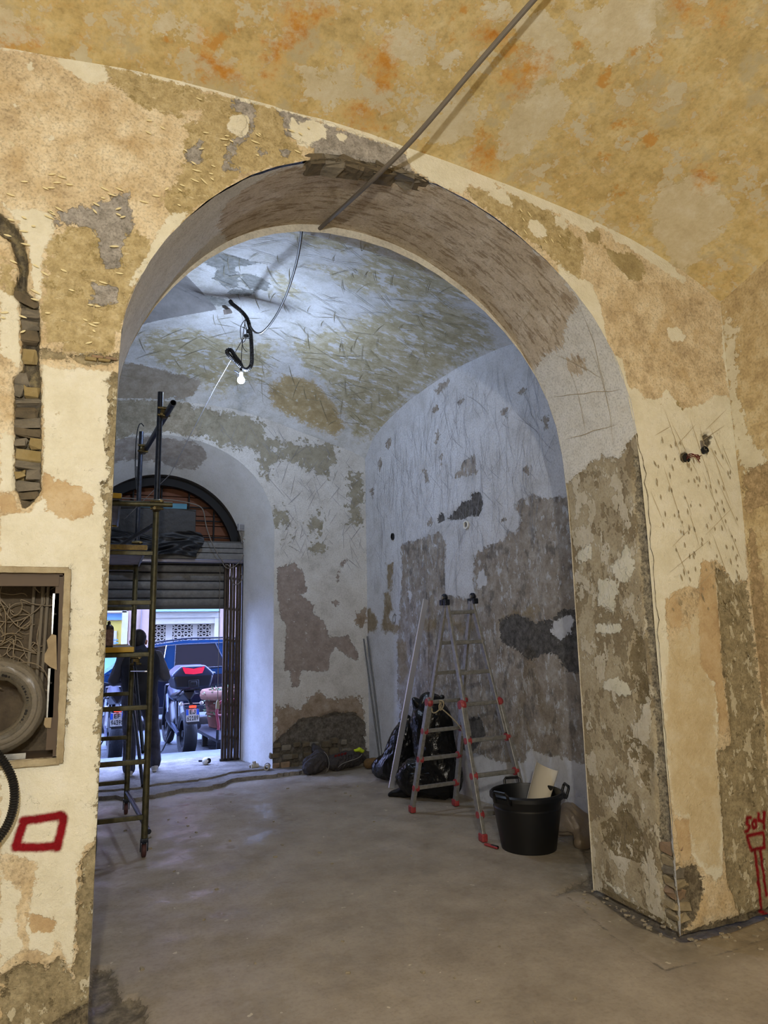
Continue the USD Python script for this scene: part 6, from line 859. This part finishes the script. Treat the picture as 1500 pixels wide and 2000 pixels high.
        obj('latch', cat(rbox(.04, .15, .11, .01, (-.355, 0, 1.045)), rbox(.05, .09, .06, .01, (-.36, 0, 1.05))), m_bk, c, 'black square latch')
    return t
motorcycle('motorcycle with plate 62189 and a red-reflector luggage case', (1.165, 10.86, -.12), 96, 'EJ', '62189')
motorcycle('motorcycle left of the person, its plate half hidden', (.185, 10.90, -.12), 92, 'EF', '94395', case=False)
# ---- planter on its trolley
pt = thing('planter', 'big ribbed terracotta planter standing on the dark trolley', 'planter', (1.98, 12.05, .115)); m_terra = mat('terracotta', L(128,74,56), .7, noise=(9, L(106,60,46), .5)); m_rimc = mat('terracotta_rim', L(150,104,84), .7, noise=(9, L(126,84,68), .5))
obj('pot', lathe([(0, 0), (.33, 0), (.34, .01), (.375, .20), (.385, .205), (.385, .225), (.378, .23), (.38, .25), (.39, .255), (.39, .275), (.383, .28), (.43, .46), (.42, .47), (.40, .44), (0, .44)], 56), m_terra, pt); obj('rim', lathe([(.40, .44), (.43, .43), (.475, .45), (.495, .50), (.49, .56), (.465, .595), (.43, .60), (.405, .575), (.40, .44)], 56), m_rimc, pt, 'paler rolled rim'); obj('soil', lathe([(0, .55), (.41, .55), (.41, .53), (0, .53)], 30), mat('soil', L(60,48,38), .95), pt)
rng = np.random.default_rng(5); lf = []
for i in range(90):
    a, r = rng.uniform(0, 6.28), .38 * math.sqrt(rng.uniform(0, 1)); p = X((r * math.cos(a), r * math.sin(a), .57 + rng.uniform(0, .05)))
    if i > 64: a = rng.uniform(3.5, 4.3); k = (i - 64) / 26; p = X((.49 * math.cos(a - .2 * k), .49 * math.sin(a - .2 * k), .60 - .42 * k)) * (1 - .1 * k, 1 - .1 * k, 1)
    d = rng.normal(0, 1, 3); d /= np.linalg.norm(d); e = np.cross(d, rng.normal(0, 1, 3)); e /= np.linalg.norm(e); s = rng.uniform(.02, .04); lf.append(trimesh.Trimesh([p - d * s, p + e * s * .5, p + d * s, p - e * s * .5, p + np.cross(d, e) * s * .2], [(0, 1, 4), (1, 2, 4), (2, 3, 4), (3, 0, 4)], process=False))
obj('ivy_plant', cat(*lf).apply_translation((1.98, 12.05, .115)), mat('leaf_green', L(96,132,84), .6, noise=(20, L(150,170,130), .5)), None, 'sparse ivy trailing over the terracotta planter rim', 'plant', kind='stuff')
tl = thing('platform_trolley', 'dark flat trolley with a red tube handle under the planter', 'trolley')
obj('deck', prism([(1.44, 11.85), (1.575, 10.60), (2.75, 10.70), (2.65, 12.55), (1.38, 12.5)], .035).apply_transform(trimesh.transformations.rotation_matrix(0, (1, 0, 0))) if False else (lambda m: (m.apply_translation((0, 0, .065)), m)[1])(trimesh.creation.extrude_polygon(sg.Polygon([(1.40, 12.45), (1.44, 11.85), (1.575, 10.60), (2.75, 10.70), (2.65, 12.55)]), .045, engine='earcut')), mat('trolley_slate', L(40,40,48), .5), tl)
for x, y in ((1.53, 11.65), (1.62, 10.72), (2.6, 10.8), (2.5, 12.4)): obj('leg', rbox(.09, .09, .19, .01, (x, y, -.025)), m_bk, tl)
hd = obj('handle', tube(smooth_path([(1.575,10.62,.22),(1.57,10.62,.40),(1.565,10.62,.57),(1.60,10.62,.63),(1.68,10.62,.655),(1.9,10.62,.66),(2.1,10.62,.62),(2.13,10.62,.45),(2.14,10.62,.11)], 50), .02, 12), mat('tube_red', L(150,50,60), .5), tl, 'red bent tube handle'); obj('crossbar', pole((1.57, 10.62, .45), (2.13, 10.62, .46), .014), mat('tube_pink', L(176,110,112), .5), hd); obj('socket', pole((1.575, 10.62, .10), (1.575, 10.62, .25), .024), m_bk, tl)
# ---- blue car, seen from its side, facing left
car = thing('car', 'blue estate car parked across the street behind the motorcycles', 'car', (0, 14.0, -.12)); m_paint = mat('car_paint', L(12,66,116), .22, .35, coat_weight=.6); m_paintd = mat('car_door', L(24,30,50), .25, .3, coat_weight=.5); m_glass = mat('car_glass', L(36,28,30), .06, .0, specular_ior_level=.8); m_trim = mat('car_chrome', L(190,196,206), .2, .9); m_clad = mat('car_cladding', L(34,34,44), .6)
low = sg.Polygon([(-1.35, .35), (-1.38, .62), (-1.28, .82), (-.55, .98), (-.05, 1.03), (3.25, 1.12), (3.42, 1.0), (3.45, .5), (3.38, .28), (-1.2, .25)]).buffer(.06).buffer(-.06)
for cx in (-.42, 2.32): low = low.difference(sg.Point(cx, .36).buffer(.42))
up = [(-.02, 1.03), (.55, 1.42), (.85, 1.54), (1.4, 1.62), (2.2, 1.625), (2.9, 1.56), (3.25, 1.38), (3.36, 1.08)]
b_ = prism(low, 1.72, (0, 0, 0)); b_.vertices[:, 1] += .08 * np.abs(b_.vertices[:, 2] - .75) ** 1.5 * np.where(b_.vertices[:, 1] < .8, 1, -1); obj('lower_body', b_, m_paintd, car)
shd = sg.Polygon([(-1.0, .86), (-.5, .97), (-.05, 1.02), (3.25, 1.11), (3.4, 1.0), (2.0, .97), (.8, .92)]); obj('shoulder', prism(shd, .02, (0, -.012, 0)), m_paint, car, 'bright blue shoulder panel')
gh = prism(up, 1.50, (0, .11, 0)); tz_ = (gh.vertices[:, 2] - 1.03).clip(0); gh.vertices[:, 1] += np.where(gh.vertices[:, 1] < .8, 1, -1) * tz_ * .22; obj('greenhouse', gh, m_paint, car)
def pane(pts, name, m, off=.0):
    p = prism(pts, .012); p.vertices[:, 1] += .098 + (p.vertices[:, 2] - 1.03) * .22 - off; return obj(name, p, m, car)
pane([(.12, 1.06), (.55, 1.36), (.84, 1.49), (1.10, 1.53), (1.02, 1.07)], 'side_window', m_glass); pane([(1.24, 1.08), (1.27, 1.535), (2.02, 1.55), (2.22, 1.12)], 'side_window', m_glass); pane([(2.38, 1.13), (2.20, 1.54), (2.75, 1.50), (3.12, 1.34), (3.18, 1.15)], 'side_window', m_glass)
for a, b in (((.08, 1.055), (3.22, 1.135)), ((.52, 1.375), (.86, 1.515)), ((.86, 1.515), (1.4, 1.555)), ((1.4, 1.555), (2.3, 1.57)), ((1.02, 1.06), (1.10, 1.54)), ((1.25, 1.07), (1.27, 1.55)), ((2.03, 1.56), (2.25, 1.11)), ((2.18, 1.55), (2.40, 1.12))): obj('chrome_strip', bar((a[0], .092 + (a[1] - 1.03) * .22, a[1]), (b[0], .092 + (b[1] - 1.03) * .22, b[1]), .014, .014), m_trim, car)
obj('seat_headrest', rbox(.12, .2, .16, .03, (1.35, .45, 1.2)), MT['white'], car, 'pale headrest behind the window')
for cx in (-.42, 2.32):
    arch = sg.Point(cx, .36).buffer(.47, 32).difference(sg.Point(cx, .36).buffer(.405, 32)).intersection(sg.box(-3, .2, 5, 2)); obj('arch_cladding', prism(arch, .05, (0, -.03, 0)), m_clad, car)
    ty = lathe([(.24, -.1), (.345, -.1), (.36, -.06), (.36, .06), (.345, .1), (.24, .1), (.24, -.1)], 44); ty.apply_transform(trimesh.transformations.rotation_matrix(math.pi / 2, (1, 0, 0))); ty.apply_translation((cx, .10, .36)); w = obj('wheel', ty, m_tyre, car); sp_ = cat(*[moved(rbox(.22, .025, .035, .006, (.13, 0, 0))).apply_transform(trimesh.transformations.rotation_matrix(k * math.pi / 5, (0, 1, 0))) for k in range(10)]); sp_.apply_translation((cx, .02, .36)); obj('spokes', sp_, m_trim, w, 'silver spoked rim')
obj('sill_cladding', rbox(2.0, .05, .12, .01, (.95, -.005, .34)), m_clad, car); hnd = obj('door_handle', rbox(.26, .03, .05, .012, (1.85, -.03, 1.0)), m_clad, car); obj('grip', rbox(.14, .02, .025, .006, (1.93, -.05, 1.0)), m_trim, hnd); [obj('door_seam', box(.008, .004, .6, (x, -.012, .75)), m_clad, car) for x in (1.15, 2.05)]; obj('roof_rail', tube([(.9, .3, 1.60), (1.5, .3, 1.66), (2.3, .3, 1.66), (2.9, .3, 1.60)], .016, 8), m_clad, car)
# ---- facade across the street
YB2 = 18.0; fac = thing('building_facade', 'pale pink and white facade across the street', 'building'); m_fp = mat('facade_pink', L(206,172,150), .85, noise=(3, L(196,164,144), .4)); m_fw = mat('facade_white', L(206,194,170), .8, noise=(4, L(190,180,160), .4)); m_cyan = mat('blind_cyan', L(160,186,180), .6); m_void = mat('void_dark', L(24,22,22), .9)
obj('wall', cat(box(30, .4, 9.0, (3, YB2 + .9, 6.75)), box(30, .4, 2.6, (3, YB2 + .9, 1.1))), m_fp, fac)
for x0, x1 in ((.50, 1.05), (2.72, 3.4), (-1.6, -.05)): obj('pilaster', rbox(x1 - x0, .3, 6.5, .02, ((x0 + x1) / 2, YB2 + .55, 3.2)), m_fp, fac)
obj('groove', box(.02, .02, 6.0, (.80, YB2 + .39, 3.2)), mat('groove_grey', L(150,140,144), .9), fac)
obj('window_frame', cat(box(1.68, .25, .12, (1.885, YB2 + .5, 2.09)), box(1.68, .25, .75, (1.885, YB2 + .55, .95 - .05)), box(.12, .25, .83, (2.66, YB2 + .51, 1.615)), box(1.68, .2, .16, (1.885, YB2 + .5, 1.955))), m_fw, fac, 'white stone window surround'); obj('blind_box', rbox(1.62, .3, .16, .02, (1.88, YB2 + .45, 2.25)), m_cyan, fac, 'pale blue blind box')
obj('void', box(1.7, .05, .52, (1.88, YB2 + .68, 1.62)), m_void, fac)
bars = []
for x0, n in ((1.07, 2), (1.57, 3), (2.19, 2)):
    for i in range(n):
        for j in range(3):
            cx, cz = x0 + .165 * (i + .5), 1.375 + .165 * (j + .5)
            for s in (-1, 1): bars.append((bar((cx - .08, YB2 + .56, cz - .08 * s), (cx + .08, YB2 + .56, cz + .08 * s), .014, .03)))
        bars.append(None)
    for j in range(4):
        for k in (0, .5): 
            if j + k <= 3: bars.append(bar((x0, YB2 + .56, 1.375 + .165 * (j + k)), (x0 + .165 * n, YB2 + .56, 1.375 + .165 * (j + k)), .011, .028))
gr = obj('window_grille', cat(*bars), m_fw, fac, 'white diamond lattice grille', smooth=False)
for x0, x1 in ((1.40, 1.57), (2.065, 2.19), (2.52, 2.62)): obj('mullion', rbox(x1 - x0, .08, .75, .008, ((x0 + x1) / 2, YB2 + .58, 1.68)), m_fw, fac)
sw = thing('shop_window', 'bright shop display window at the left of the far facade', 'shop window', (0, YB2 + .30, 0)); m_yel = mat('poster_yellow', L(206,180,80), .6); m_sky = mat('sign_blue', L(120,160,190), .6)
obj('frame', cat(box(.14, .1, 1.7, (.42, 0, 1.35)), box(1.1, .1, .14, (-.1, 0, 2.24))), m_fw, sw); obj('fascia', box(.75, .06, .16, (-.02, .04, 2.07)), m_sky, sw, 'blue fascia'); obj('poster', box(.75, .03, .75, (-.02, .06, 1.60)), m_yel, sw, 'yellow poster'); obj('notice', box(.25, .03, .55, (.12, .04, 1.45)), m_fw, sw, 'white notice panel'); obj('glass_panel', box(.75, .03, .7, (-.02, .06, .88)), mat('shop_pane', L(150,200,206), .3), sw, 'pale blue lower pane')
obj('price_marks', cat(*[box(.02 + .02 * (i % 3), .01, .03, (.06 + .05 * (i % 5), .02, 1.3 + .07 * (i // 5))) for i in range(20)]), m_sky, sw, 'small faded marks')
